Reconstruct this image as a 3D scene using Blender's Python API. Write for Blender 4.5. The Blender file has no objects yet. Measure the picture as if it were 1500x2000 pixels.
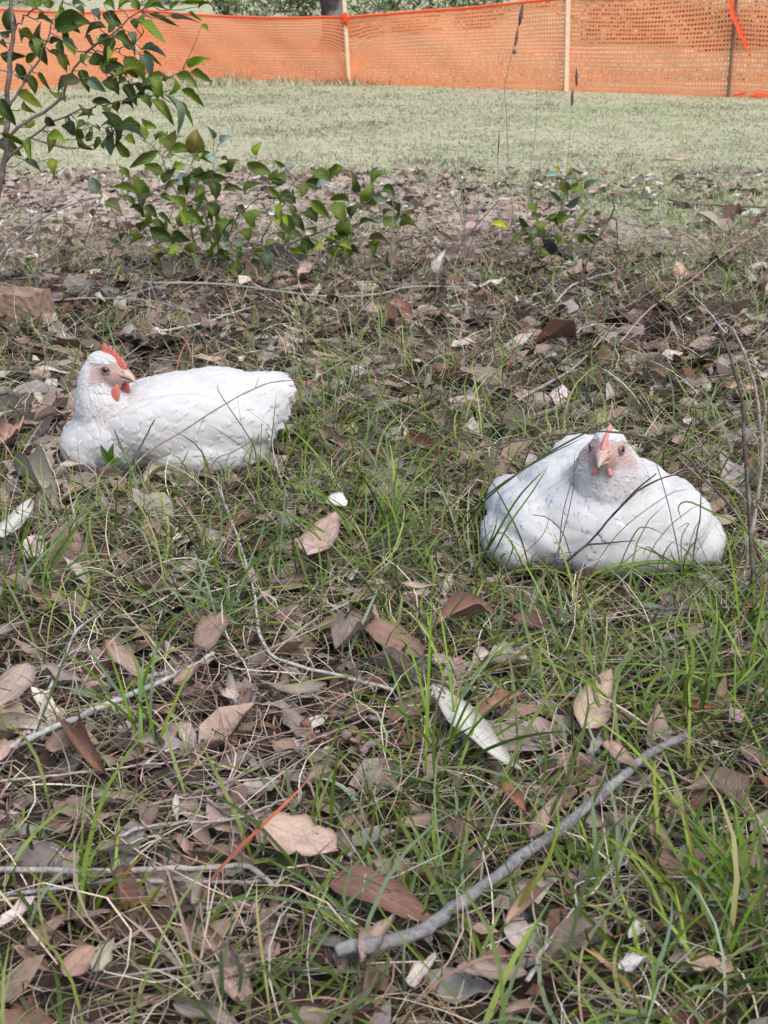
import bpy, bmesh, math, random
import numpy as np
from mathutils import Vector, Matrix, Euler
from mathutils.bvhtree import BVHTree

random.seed(11)
rng = np.random.default_rng(11)
R = math.radians
SC = bpy.context.scene
COL = SC.collection

# ------------------------------------------------------------------ camera
CAM_Z, PITCH, FPX = 0.80, 20.5, 2600.0          # eye height (m), look-down angle, focal length for a 1500 px wide frame
cd = bpy.data.cameras.new('camera')
cd.sensor_fit = 'HORIZONTAL'; cd.sensor_width = 36.0; cd.lens = FPX / 1500 * 36.0
cd.clip_start = 0.05; cd.clip_end = 1500
cam = bpy.data.objects.new('camera', cd); COL.objects.link(cam)
cam.location = (0, 0, CAM_Z); cam.rotation_euler = (R(90 - PITCH), 0, 0)
cd.dof.use_dof = True; cd.dof.focus_distance = 2.1
cd.dof.aperture_fstop = (cd.lens / 1000) / 0.0028
SC.camera = cam

# ------------------------------------------------------------------ world, sun, exposure (bright overcast)
SUN_EL, SUN_AZ = 58.0, 150.0
w = bpy.data.worlds.new('World'); SC.world = w; w.use_nodes = True
nt = w.node_tree; bg = nt.nodes['Background']
sky = nt.nodes.new('ShaderNodeTexSky'); sky.sky_type = 'NISHITA'; sky.sun_disc = False
sky.sun_elevation = R(SUN_EL); sky.sun_rotation = R(SUN_AZ)
sky.air_density = 1.0; sky.dust_density = 3.0; sky.ozone_density = 0.6
nt.links.new(sky.outputs[0], bg.inputs[0]); bg.inputs[1].default_value = 0.13
sl = bpy.data.lights.new('sun', 'SUN'); sl.energy = 1.3; sl.angle = R(40); sl.color = (1.0, 0.975, 0.945)
so = bpy.data.objects.new('sun', sl); COL.objects.link(so)
_az = R(SUN_AZ)                                   # sky azimuth: clockwise from +Y
sdir = Vector((math.sin(_az) * math.cos(R(SUN_EL)), math.cos(_az) * math.cos(R(SUN_EL)), math.sin(R(SUN_EL))))
so.rotation_euler = sdir.to_track_quat('Z', 'Y').to_euler()
so.location = sdir * 30
SC.view_settings.view_transform = 'Standard'; SC.view_settings.look = 'None'
SC.view_settings.exposure = 0.90; SC.view_settings.gamma = 1.0; SC.view_settings.use_curve_mapping = False
SC.render.engine = 'CYCLES'
SC.cycles.use_denoising = True
SC.cycles.max_bounces = 6; SC.cycles.diffuse_bounces = 4; SC.cycles.glossy_bounces = 2
SC.cycles.transmission_bounces = 3; SC.cycles.transparent_max_bounces = 6
SC.cycles.caustics_reflective = False; SC.cycles.caustics_refractive = False

# ------------------------------------------------------------------ helpers
_cp, _sp = math.cos(R(PITCH)), math.sin(R(PITCH))
def ray(px, py):
    dx, dy = (px - 750) / FPX, -(py - 1000) / FPX
    return Vector((dx, _cp + dy * _sp, -_sp + dy * _cp))
def gh(x, y):
    """ground height (numpy friendly)"""
    x = np.asarray(x, float); y = np.asarray(y, float)
    z = (0.010 * np.sin(3.1 * x + 1.2) * np.sin(2.7 * y + .4) + 0.006 * np.sin(7.3 * x + 2.1 * y)
         + 0.005 * np.sin(9.1 * y - 3.7 * x + 1.0) + 0.003 * np.sin(17 * x + 5) * np.sin(15 * y + 2))
    near = np.clip((9 - y) / 4, 0.25, 1)
    t = np.clip((y - 27) / 75, 0, 1)
    hill = 9.0 * t * t * (3 - 2 * t)
    return z * near + hill + 0.03 * np.sin(.5 * x + .7 * y) * np.clip((y - 7) / 5, 0, 1)
def gp(px, py, up=0.0):
    """the point of the ground that a pixel of the photograph shows, raised by up"""
    d = ray(px, py); z = 0.0
    for _ in range(6):
        t = (z - CAM_Z) / d.z
        p = Vector((0, 0, CAM_Z)) + d * t
        z = float(gh(p.x, p.y))
    p.z = z + up
    return p
def pt(px, py, Y):
    d = ray(px, py); t = Y / d.y
    return Vector((0, 0, CAM_Z)) + d * t
def pxm(p):
    """pixels per metre of the photograph at a point"""
    return FPX / (p.y * _cp + (CAM_Z - p.z) * _sp)

def link(o, parent=None):
    COL.objects.link(o)
    if parent is not None:
        o.parent = parent
    return o
def tag(o, label=None, cat=None, group=None, kind=None):
    if label: o['label'] = label
    if cat: o['category'] = cat
    if group: o['group'] = group
    if kind: o['kind'] = kind
    return o
def empty(name, loc, label=None, cat=None, group=None):
    o = bpy.data.objects.new(name, None); o.location = loc; o.empty_display_size = .05
    link(o); return tag(o, label, cat, group)
def mesh_np(name, V, F, mat, col=None, uv=None, smooth=True):
    """mesh from numpy verts (n,3) and quad/tri faces (m,k)"""
    V = np.asarray(V, np.float32).reshape(-1, 3); F = np.asarray(F, np.int32)
    me = bpy.data.meshes.new(name)
    k = F.shape[1]
    me.vertices.add(len(V)); me.vertices.foreach_set('co', V.ravel())
    me.loops.add(F.size); me.loops.foreach_set('vertex_index', F.ravel())
    me.polygons.add(len(F))
    me.polygons.foreach_set('loop_start', np.arange(0, F.size, k, dtype=np.int32))
    me.polygons.foreach_set('loop_total', np.full(len(F), k, np.int32))
    if smooth: me.polygons.foreach_set('use_smooth', np.ones(len(F), bool))
    if col is not None:
        a = me.attributes.new('Col', 'FLOAT_COLOR', 'POINT')
        c = np.ones((len(V), 4), np.float32); c[:, :3] = col
        a.data.foreach_set('color', c.ravel())
    if uv is not None:
        u = me.uv_layers.new(name='UVMap')
        u.data.foreach_set('uv', np.asarray(uv, np.float32)[F.ravel()].ravel())
    me.update(calc_edges=True)
    if mat: me.materials.append(mat)
    return me
def obj(name, me, parent=None, loc=(0, 0, 0), color=None):
    o = bpy.data.objects.new(name, me); link(o, parent); o.location = loc
    if color is not None: o.color = (*color, 1)
    return o
class MB:
    """collects shapes into one mesh"""
    def __init__(s): s.V = []; s.F = []
    def add(s, V, F):
        n = len(s.V); s.V += [tuple(v) for v in V]; s.F += [tuple(i + n for i in f) for f in F]
    def build(s, name, mat, parent=None, off=(0, 0, 0), smooth=True, color=None):
        me = bpy.data.meshes.new(name)
        o_ = Vector(off)
        me.from_pydata([tuple(Vector(v) - o_) for v in s.V], [], s.F)
        if smooth: me.polygons.foreach_set('use_smooth', [True] * len(me.polygons))
        me.materials.append(mat); me.update()
        return obj(name, me, parent, color=color)
def smooth_path(P, n):
    """Catmull-Rom through the points"""
    P = [Vector(p) for p in P]
    if len(P) == 2: return [P[0].lerp(P[1], i / n) for i in range(n + 1)]
    Q = [P[0] * 2 - P[1]] + P + [P[-1] * 2 - P[-2]]
    out = []
    m = len(P) - 1
    for i in range(n + 1):
        f = i / n * m; k = min(int(f), m - 1); t = f - k
        a, b, c, d = Q[k], Q[k + 1], Q[k + 2], Q[k + 3]
        out.append(.5 * ((2 * b) + (c - a) * t + (2 * a - 5 * b + 4 * c - d) * t * t + (3 * b - a - 3 * c + d) * t ** 3))
    return out
def tube(P, rad, sides=6, rough=0.0, cap=True):
    V = []; F = []
    n = len(P)
    up = Vector((0.13, 0.2, 1))
    for i in range(n):
        d = (P[min(i + 1, n - 1)] - P[max(i - 1, 0)])
        if d.length < 1e-9: d = Vector((0, 0, 1))
        d.normalize()
        a = d.cross(up)
        if a.length < 1e-3: a = d.cross(Vector((1, 0, 0)))
        a.normalize(); b = d.cross(a)
        r = rad[i] if hasattr(rad, '__len__') else rad
        for k in range(sides):
            th = 2 * math.pi * k / sides
            rr = r * (1 + (random.uniform(-rough, rough) if rough else 0))
            V.append(P[i] + a * math.cos(th) * rr + b * math.sin(th) * rr)
    for i in range(n - 1):
        for k in range(sides):
            k2 = (k + 1) % sides
            F.append((i * sides + k, i * sides + k2, (i + 1) * sides + k2, (i + 1) * sides + k))
    if cap:
        F.append(tuple(range(sides - 1, -1, -1))); F.append(tuple(range((n - 1) * sides, n * sides)))
    return V, F
def ribbon(P, w, facing=Vector((0, -1, .3))):
    """flat blade with a folded midrib; w: list of widths"""
    V = []; F = []; n = len(P)
    for i in range(n):
        d = (P[min(i + 1, n - 1)] - P[max(i - 1, 0)]).normalized()
        s = d.cross(facing)
        if s.length < 1e-4: s = d.cross(Vector((1, 0, 0)))
        s.normalize(); nn = s.cross(d).normalized()
        V += [P[i] - s * w[i] / 2, P[i] - nn * w[i] * .18, P[i] + s * w[i] / 2]
    for i in range(n - 1):
        F += [(3 * i, 3 * i + 1, 3 * i + 4, 3 * i + 3), (3 * i + 1, 3 * i + 2, 3 * i + 5, 3 * i + 4)]
    return V, F

# ------------------------------------------------------------------ materials
def newmat(name):
    m = bpy.data.materials.new(name); m.use_nodes = True
    m.node_tree.nodes.clear()
    return m, m.node_tree
def N(nt, t, **kw):
    n = nt.nodes.new(t)
    for k, v in kw.items(): setattr(n, k, v)
    return n
def noise(nt, vec, scale, detail=4, rough=.55):
    n = N(nt, 'ShaderNodeTexNoise'); n.inputs['Scale'].default_value = scale
    n.inputs['Detail'].default_value = detail; n.inputs['Roughness'].default_value = rough
    if vec is not None: nt.links.new(vec, n.inputs['Vector'])
    return n
def ramp(nt, fac, stops):
    r = N(nt, 'ShaderNodeValToRGB'); e = r.color_ramp.elements
    while len(e) > 1: e.remove(e[-1])
    e[0].position = stops[0][0]; e[0].color = (*stops[0][1], 1)
    for p, c in stops[1:]:
        q = e.new(p); q.color = (*c, 1)
    nt.links.new(fac, r.inputs[0]); return r
def mixc(nt, fac, a, b, mode='MIX'):
    m = N(nt, 'ShaderNodeMix', data_type='RGBA', blend_type=mode)
    for s, v in ((m.inputs[0], fac), (m.inputs[6], a), (m.inputs[7], b)):
        if isinstance(v, (int, float)): s.default_value = v
        elif isinstance(v, tuple): s.default_value = (*v, 1)
        else: nt.links.new(v, s)
    return m.outputs[2]
def math_(nt, op, a, b=0.0):
    m = N(nt, 'ShaderNodeMath', operation=op)
    for s, v in ((m.inputs[0], a), (m.inputs[1], b)):
        if isinstance(v, (int, float)): s.default_value = v
        else: nt.links.new(v, s)
    return m.outputs[0]
def maprange(nt, v, a, b, c=0, d=1):
    m = N(nt, 'ShaderNodeMapRange', interpolation_type='SMOOTHSTEP')
    nt.links.new(v, m.inputs[0])
    for i, x in enumerate((a, b, c, d)): m.inputs[i + 1].default_value = x
    return m.outputs[0]
def surface(nt, color, rough=.7, spec=.3, transl=0.0, bump=None, bump_d=.002, sss=0.0, tcol=None):
    p = N(nt, 'ShaderNodeBsdfPrincipled'); out = N(nt, 'ShaderNodeOutputMaterial')
    if isinstance(color, tuple): p.inputs['Base Color'].default_value = (*color, 1)
    else: nt.links.new(color, p.inputs['Base Color'])
    if isinstance(rough, (int, float)): p.inputs['Roughness'].default_value = rough
    else: nt.links.new(rough, p.inputs['Roughness'])
    p.inputs['Specular IOR Level'].default_value = spec
    if sss:
        p.inputs['Subsurface Weight'].default_value = sss
        p.inputs['Subsurface Radius'].default_value = (.006, .002, .001)
    if bump is not None:
        b = N(nt, 'ShaderNodeBump'); b.inputs['Distance'].default_value = bump_d; b.inputs['Strength'].default_value = .8
        nt.links.new(bump, b.inputs['Height']); nt.links.new(b.outputs[0], p.inputs['Normal'])
    sh = p.outputs[0]
    if transl:
        t = N(nt, 'ShaderNodeBsdfTranslucent')
        c = tcol if tcol is not None else color
        if isinstance(c, tuple): t.inputs[0].default_value = (*c, 1)
        else: nt.links.new(c, t.inputs[0])
        mx = N(nt, 'ShaderNodeMixShader'); mx.inputs[0].default_value = transl
        nt.links.new(sh, mx.inputs[1]); nt.links.new(t.outputs[0], mx.inputs[2]); sh = mx.outputs[0]
    nt.links.new(sh, out.inputs[0])

M = {}
def mat_ground():
    m, nt = newmat('ground'); g = N(nt, 'ShaderNodeNewGeometry')
    sep = N(nt, 'ShaderNodeSeparateXYZ'); nt.links.new(g.outputs['Position'], sep.inputs[0])
    pos = g.outputs['Position']
    n1 = noise(nt, pos, .9, 5); n2 = noise(nt, pos, 9, 6, .65); n3 = noise(nt, pos, 60, 4, .6); n4 = noise(nt, pos, .35, 3)
    n5 = noise(nt, pos, 2.6, 5, .6)
    lawn_c = ramp(nt, n2.outputs[0], [(.3, (.16, .15, .08)), (.7, (.42, .37, .27))]).outputs[0]
    soil = ramp(nt, n3.outputs[0], [(.25, (.012, .009, .007)), (.5, (.036, .026, .02)), (.66, (.10, .075, .055)), (.8, (.19, .145, .11))]).outputs[0]
    strip = ramp(nt, n2.outputs[0], [(.25, (.25, .185, .145)), (.5, (.43, .345, .285)), (.75, (.55, .475, .41))]).outputs[0]
    strip = mixc(nt, maprange(nt, n5.outputs[0], .45, .7, 0, .7), strip, lawn_c); strip = mixc(nt, .35, strip, ramp(nt, n3.outputs[0], [(.3, (.12, .085, .06)), (.7, (.5, .43, .37))]).outputs[0])
    lawn = ramp(nt, n5.outputs[0], [(.28, (.21, .24, .11)), (.46, (.34, .335, .205)), (.62, (.42, .38, .28)), (.8, (.48, .43, .35))]).outputs[0]
    lawn = mixc(nt, .45, lawn, ramp(nt, n2.outputs[0], [(.3, (.22, .25, .12)), (.7, (.55, .52, .38))]).outputs[0])
    yy = math_(nt, 'ADD', sep.outputs[1], math_(nt, 'MULTIPLY', math_(nt, 'SUBTRACT', n1.outputs[0], .5), 1.6))
    yy = math_(nt, 'ADD', yy, math_(nt, 'MULTIPLY', math_(nt, 'SUBTRACT', n2.outputs[0], .5), .5))
    f1 = maprange(nt, yy, 3.8, 5.6)
    f2 = maprange(nt, math_(nt, 'ADD', yy, math_(nt, 'MULTIPLY', maprange(nt, sep.outputs[0], .2, 1.4), 2.0)), 6.7, 7.6)
    c = mixc(nt, f1, soil, strip); c = mixc(nt, f2, c, lawn)
    surface(nt, c, .95, .1, bump=n2.outputs[0], bump_d=.02)
    return m
M['ground'] = mat_ground()

def mat_attr(name, rough=.6, spec=.25, transl=.25, var=.25, scale=40):
    m, nt = newmat(name); a = N(nt, 'ShaderNodeAttribute', attribute_name='Col')
    g = N(nt, 'ShaderNodeNewGeometry'); n = noise(nt, g.outputs['Position'], scale, 3)
    c = mixc(nt, var, a.outputs[0], ramp(nt, n.outputs[0], [(.3, (.35, .35, .35)), (.7, (1, 1, 1))]).outputs[0], 'MULTIPLY')
    surface(nt, c, rough, spec, transl)
    return m
M['grass'] = mat_attr('grass_blade', .45, .35, .30)
M['straw'] = mat_attr('dry_straw', .75, .15, .12)
M['litter'] = mat_attr('litter_fragment', .8, .15, .06, .55, 130)
M['foliage'] = mat_attr('far_foliage', .6, .2, .25)

def mat_deadleaf():
    m, nt = newmat('dead_leaf'); oi = N(nt, 'ShaderNodeObjectInfo'); tc = N(nt, 'ShaderNodeTexCoord')
    sep = N(nt, 'ShaderNodeSeparateXYZ'); nt.links.new(tc.outputs['UV'], sep.inputs[0])
    vm = N(nt, 'ShaderNodeVectorMath', operation='ADD'); nt.links.new(tc.outputs['UV'], vm.inputs[0])
    cmb = N(nt, 'ShaderNodeCombineXYZ'); nt.links.new(math_(nt, 'MULTIPLY', oi.outputs['Random'], 37.0), cmb.inputs[2])
    nt.links.new(cmb.outputs[0], vm.inputs[1])
    n1 = noise(nt, vm.outputs[0], 3.2, 6, .65); n2 = noise(nt, vm.outputs[0], 16, 4, .6)
    av = math_(nt, 'ABSOLUTE', math_(nt, 'SUBTRACT', sep.outputs[1], .5))
    rib = maprange(nt, av, .0, .035, 1, 0)
    wv = N(nt, 'ShaderNodeTexWave', wave_type='BANDS', bands_direction='X'); wv.inputs['Scale'].default_value = 3.4
    wv.inputs['Distortion'].default_value = 1.2
    cw = N(nt, 'ShaderNodeCombineXYZ'); nt.links.new(math_(nt, 'SUBTRACT', sep.outputs[0], math_(nt, 'MULTIPLY', av, .55)), cw.inputs[0])
    nt.links.new(cw.outputs[0], wv.inputs['Vector'])
    c = oi.outputs['Color']
    c = mixc(nt, .75, c, ramp(nt, n1.outputs[0], [(.28, (.42, .38, .36)), (.5, (.95, .93, .9)), (.75, (1.25, 1.2, 1.15))]).outputs[0], 'MULTIPLY')
    c = mixc(nt, maprange(nt, n2.outputs[0], .62, .74, 0, .6), c, (.06, .04, .03))
    c = mixc(nt, math_(nt, 'MULTIPLY', rib, .45), c, (.45, .36, .29))
    vein = maprange(nt, wv.outputs[0], .8, 1.0, 0, .16)
    c = mixc(nt, vein, c, (.42, .33, .27))
    h = math_(nt, 'ADD', n1.outputs[0], math_(nt, 'ADD', math_(nt, 'MULTIPLY', rib, .5), vein))
    edge = math_(nt, 'MULTIPLY', maprange(nt, math_(nt, 'ADD', av, math_(nt, 'MULTIPLY', n1.outputs[0], .35)), .42, .68), .55)
    c = mixc(nt, edge, c, (.11, .065, .045))
    n3 = noise(nt, vm.outputs[0], 45, 3, .6)
    c = mixc(nt, maprange(nt, n3.outputs[0], .6, .7, 0, .5), c, (.10, .075, .06))
    surface(nt, c, .72, .22, .07, bump=h, bump_d=.0025)
    return m
M['dead'] = mat_deadleaf()
def mat_greenleaf():
    m, nt = newmat('green_leaf'); oi = N(nt, 'ShaderNodeObjectInfo'); tc = N(nt, 'ShaderNodeTexCoord')
    sep = N(nt, 'ShaderNodeSeparateXYZ'); nt.links.new(tc.outputs['UV'], sep.inputs[0])
    n1 = noise(nt, tc.outputs['UV'], 4.5, 4)
    av = math_(nt, 'ABSOLUTE', math_(nt, 'SUBTRACT', sep.outputs[1], .5))
    rib = maprange(nt, av, .0, .04, 1, 0)
    wv = N(nt, 'ShaderNodeTexWave', wave_type='BANDS', bands_direction='X'); wv.inputs['Scale'].default_value = 2.6
    cw = N(nt, 'ShaderNodeCombineXYZ'); nt.links.new(math_(nt, 'SUBTRACT', sep.outputs[0], math_(nt, 'MULTIPLY', av, .7)), cw.inputs[0])
    nt.links.new(cw.outputs[0], wv.inputs['Vector'])
    c = oi.outputs['Color']
    c = mixc(nt, .5, c, ramp(nt, n1.outputs[0], [(.3, (.55, .6, .5)), (.7, (1.1, 1.08, 1.0))]).outputs[0], 'MULTIPLY')
    c = mixc(nt, math_(nt, 'MULTIPLY', rib, .35), c, (.25, .33, .12))
    c = mixc(nt, maprange(nt, wv.outputs[0], .85, 1, 0, .12), c, (.22, .3, .1))
    surface(nt, c, .48, .32, .28, bump=wv.outputs[0], bump_d=.0006)
    return m
M['green'] = mat_greenleaf()
def mat_bark(name, scale=60, stretch=1.0):
    m, nt = newmat(name); oi = N(nt, 'ShaderNodeObjectInfo'); g = N(nt, 'ShaderNodeNewGeometry')
    n1 = noise(nt, g.outputs['Position'], scale, 6, .7); n2 = noise(nt, g.outputs['Position'], scale * .22, 4)
    c = mixc(nt, .8, oi.outputs['Color'], ramp(nt, n1.outputs[0], [(.3, (.35, .33, .32)), (.5, (.9, .9, .9)), (.72, (1.5, 1.5, 1.5))]).outputs[0], 'MULTIPLY')
    c = mixc(nt, maprange(nt, n2.outputs[0], .5, .68, 0, .45), c, (.33, .34, .31))
    surface(nt, c, .85, .15, bump=n1.outputs[0], bump_d=.0015)
    return m
M['bark'] = mat_bark('twig_bark', 140)
M['trunk'] = mat_bark('tree_bark', 9)
def mat_blade():
    m, nt = newmat('tussock_blade'); oi = N(nt, 'ShaderNodeObjectInfo'); g = N(nt, 'ShaderNodeNewGeometry')
    n1 = noise(nt, g.outputs['Position'], 50, 3)
    c = mixc(nt, .4, oi.outputs['Color'], ramp(nt, n1.outputs[0], [(.3, (.5, .5, .5)), (.7, (1.15, 1.1, 1))]).outputs[0], 'MULTIPLY')
    surface(nt, c, .45, .35, .25); return m
M['blade'] = mat_blade()
def mat_flat(name, c, rough=.6, spec=.3, transl=0, sss=0, nscale=None, namp=.4, bump_d=.001):
    m, nt = newmat(name)
    if nscale:
        g = N(nt, 'ShaderNodeTexCoord'); n = noise(nt, g.outputs['Object'], nscale, 5, .6)
        cc = mixc(nt, namp, c, ramp(nt, n.outputs[0], [(.3, (.35, .35, .35)), (.7, (1.2, 1.2, 1.2))]).outputs[0], 'MULTIPLY')
        surface(nt, cc, rough, spec, transl, bump=n.outputs[0], bump_d=bump_d, sss=sss)
    else: surface(nt, c, rough, spec, transl, sss=sss)
    return m
M['comb2'] = mat_flat('pale_comb_skin', (.64, .25, .22), .6, .3, 0, .25, 260, .4, .0012)
M['comb'] = mat_flat('comb_skin', (.60, .16, .125), .55, .35, 0, .25, 260, .45, .0012)
M['beak'] = mat_flat('beak_horn', (.50, .36, .295), .42, .4, 0, .1, 160, .3, .0004)
M['beak2'] = mat_flat('beak_pale', (.55, .42, .30), .45, .4, 0, .1, 160, .3, .0004)
M['eye'] = mat_flat('eye_pupil', (.006, .005, .005), .08, .6)
M['iris'] = mat_flat('eye_iris', (.10, .065, .035), .15, .5)
M['lid'] = mat_flat('eyelid_skin', (.36, .20, .175), .7, .2, 0, .1, 400, .35, .0005)
M['net'] = mat_flat('orange_netting', (.98, .37, .165), .45, .3, .2)
M['cord'] = mat_flat('orange_cord', (.90, .10, .025), .5, .3, .15)
M['stake'] = mat_flat('pale_timber', (.74, .56, .38), .8, .15, 0, 0, 30, .3)
M['steel'] = mat_flat('rusty_picket', (.16, .11, .085), .7, .3, 0, 0, 30, .4)
M['brick'] = mat_flat('weathered_block', (.30, .20, .15), .92, .1, 0, 0, 60, .7, .006)
M['dirt'] = mat_flat('heaped_soil', (.52, .34, .26), .95, .1, 0, 0, 5, .4, .05)
M['plume'] = mat_attr('white_feather', .95, .02, .25, .06, 60)
def mat_body():
    m, nt = newmat('hen_body'); a = N(nt, 'ShaderNodeAttribute', attribute_name='Col'); g = N(nt, 'ShaderNodeTexCoord')
    n = noise(nt, g.outputs['Object'], 520, 5, .7); n2 = noise(nt, g.outputs['Object'], 160, 4, .6)
    c = mixc(nt, .35, a.outputs[0], ramp(nt, n2.outputs[0], [(.3, (.55, .5, .5)), (.65, (1.1, 1.1, 1.1))]).outputs[0], 'MULTIPLY')
    surface(nt, c, .75, .15, bump=n.outputs[0], bump_d=.0009, sss=.08); return m
M['body'] = mat_body()

# ------------------------------------------------------------------ ground sheet
def build_ground():
    ys = np.concatenate([np.linspace(-6, .2, 12, endpoint=False), np.linspace(.2, 5, 160, endpoint=False),
                         np.linspace(5, 20, 90, endpoint=False), np.linspace(20, 110, 60, endpoint=False), np.geomspace(110, 900, 14)])
    us = np.linspace(-1, 1, 121); us = np.sign(us) * np.abs(us) ** 1.6
    hw = np.where(ys < 5, 4.5, 4.5 + (ys - 5) * 1.9); hw = np.maximum(hw, 4.5)
    hw = np.where(ys < .2, 4.5 + (0.2 - ys), hw)
    X = us[None, :] * hw[:, None]; Y = np.repeat(ys[:, None], len(us), 1)
    V = np.stack([X, Y, gh(X, Y)], -1)
    ny, nx = X.shape
    i = np.arange(ny - 1)[:, None] * nx + np.arange(nx - 1)[None, :]
    F = np.stack([i, i + 1, i + nx + 1, i + nx], -1).reshape(-1, 4)
    o = obj('ground', mesh_np('ground', V, F, M['ground']))
    tag(o, kind='structure')
build_ground()

# ------------------------------------------------------------------ hens: where they sit (used to keep the grass out of them)
HENS = [dict(c=(-0.398, 2.385), yaw=R(192), L=.215, W=.115, H=.175), dict(c=(.342, 1.990), yaw=R(-90), L=.185, W=.19, H=.165)]
def in_hen(x, y, grow=1.0):
    r = np.zeros(np.shape(x), bool)
    for h in HENS:
        dx, dy = x - h['c'][0], y - h['c'][1]
        c, s = math.cos(h['yaw']), math.sin(h['yaw'])
        u, v = dx * c + dy * s, -dx * s + dy * c
        r |= (u / (h['L'] * grow)) ** 2 + (v / (h['W'] * grow)) ** 2 < 1
    return r

# ------------------------------------------------------------------ batches of strands / leaves
def strands(P, head, length, width, lean, curl, col, segs=5, sides=2, side_curl=None, keep_out=True, mat=None, name='grass'):
    n = len(P)
    s = np.linspace(0, 1, segs + 1)
    th = lean[:, None] + curl[:, None] * s[None, :]
    th = np.clip(th, -.2, 1.95)
    ds = (length / segs)[:, None]
    mid = (th[:, 1:] + th[:, :-1]) / 2
    r = np.concatenate([np.zeros((n, 1)), np.cumsum(np.sin(mid) * ds, 1)], 1)
    z = np.concatenate([np.zeros((n, 1)), np.cumsum(np.cos(mid) * ds, 1)], 1)
    hd = head[:, None] + (side_curl[:, None] * s[None, :] ** 2 if side_curl is not None else 0)
    C = np.stack([P[:, 0:1] + r * np.cos(hd), P[:, 1:2] + r * np.sin(hd), P[:, 2:3] + z], -1)
    floor = gh(C[..., 0], C[..., 1]) + .002
    C[..., 2] = np.maximum(C[..., 2], floor)
    if keep_out:
        bad = np.zeros(n, bool)
        for k in range(segs + 1):
            bad |= in_hen(C[:, k, 0], C[:, k, 1], .97) & (C[:, k, 2] < .2)
        g = ~bad
        C, hd, width, col, n = C[g], (hd[g] if np.ndim(hd) == 2 else hd), width[g], col[g], int(g.sum())
    hd = np.broadcast_to(hd, (n, segs + 1))
    wp = np.minimum(1, .55 + 1.2 * s) * np.sqrt(np.clip(1 - s ** 2.6, .004, 1))
    sx, sy = -np.sin(hd), np.cos(hd)
    W = width[:, None] * wp[None, :]
    if sides == 2:
        tw = rng.uniform(-.6, .6, n)[:, None]
        S = np.stack([sx * np.cos(tw), sy * np.cos(tw), np.sin(tw) * np.ones_like(sx)], -1)
        V = np.stack([C - S * W[..., None] / 2, C + S * W[..., None] / 2], 2)
        k = 2
        b = (np.arange(n)[:, None] * (segs + 1) + np.arange(segs)[None, :]) * 2
        F = np.stack([b, b + 1, b + 3, b + 2], -1).reshape(-1, 4)
    else:
        k = sides; rings = []
        for q in range(sides):
            a = 2 * math.pi * q / sides
            o = np.stack([sx * math.cos(a), sy * math.cos(a), np.full_like(sx, math.sin(a))], -1)
            rings.append(C + o * (W * .5)[..., None])
        V = np.stack(rings, 2)
        b = (np.arange(n)[:, None] * (segs + 1) + np.arange(segs)[None, :]) * k
        F = np.concatenate([np.stack([b + q, b + (q + 1) % k, b + k + (q + 1) % k, b + k + q], -1).reshape(-1, 4) for q in range(k)])
    cc = np.repeat(col, (segs + 1) * k, 0)
    return obj(name, mesh_np(name, V, F, mat, cc))

def pick_cols(n, table):
    cols = np.array([t[0] for t in table]); pr = np.array([t[1] for t in table], float); pr /= pr.sum()
    c = cols[rng.choice(len(cols), n, p=pr)]
    return np.clip(c * rng.uniform(.75, 1.3, (n, 1)) * rng.uniform(.92, 1.08, (n, 3)), 0, .9)
def field(x, y, seed=0):
    """patchiness 0..1"""
    q = np.random.default_rng(seed); v = 0
    for f, a in ((2.2, 1), (4.5, .8), (9, .6), (17, .4)):
        p = q.uniform(0, 6.28, 4); d = q.uniform(0, 6.28, 2)
        v = v + a * np.sin(f * (x * math.cos(d[0]) + y * math.sin(d[0])) + p[0]) * np.sin(f * (x * math.cos(d[1]) + y * math.sin(d[1])) + p[1])
    return np.clip(.5 + v * .45, 0, 1)
def scatter(n, y0, y1, p=1.0, margin=1.35):
    """random ground points inside the wedge the camera sees, with a margin"""
    u = rng.uniform(0, 1, n)
    a, b = y0 + .35, y1 + .35
    y = np.sqrt(a * a + u * (b * b - a * a)) - .35 if p == 1 else y0 + (y1 - y0) * u ** p
    hw = (y * _cp + CAM_Z * _sp) * 750 / FPX * margin
    x = rng.uniform(-1, 1, n) * hw
    return x, y

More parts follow.
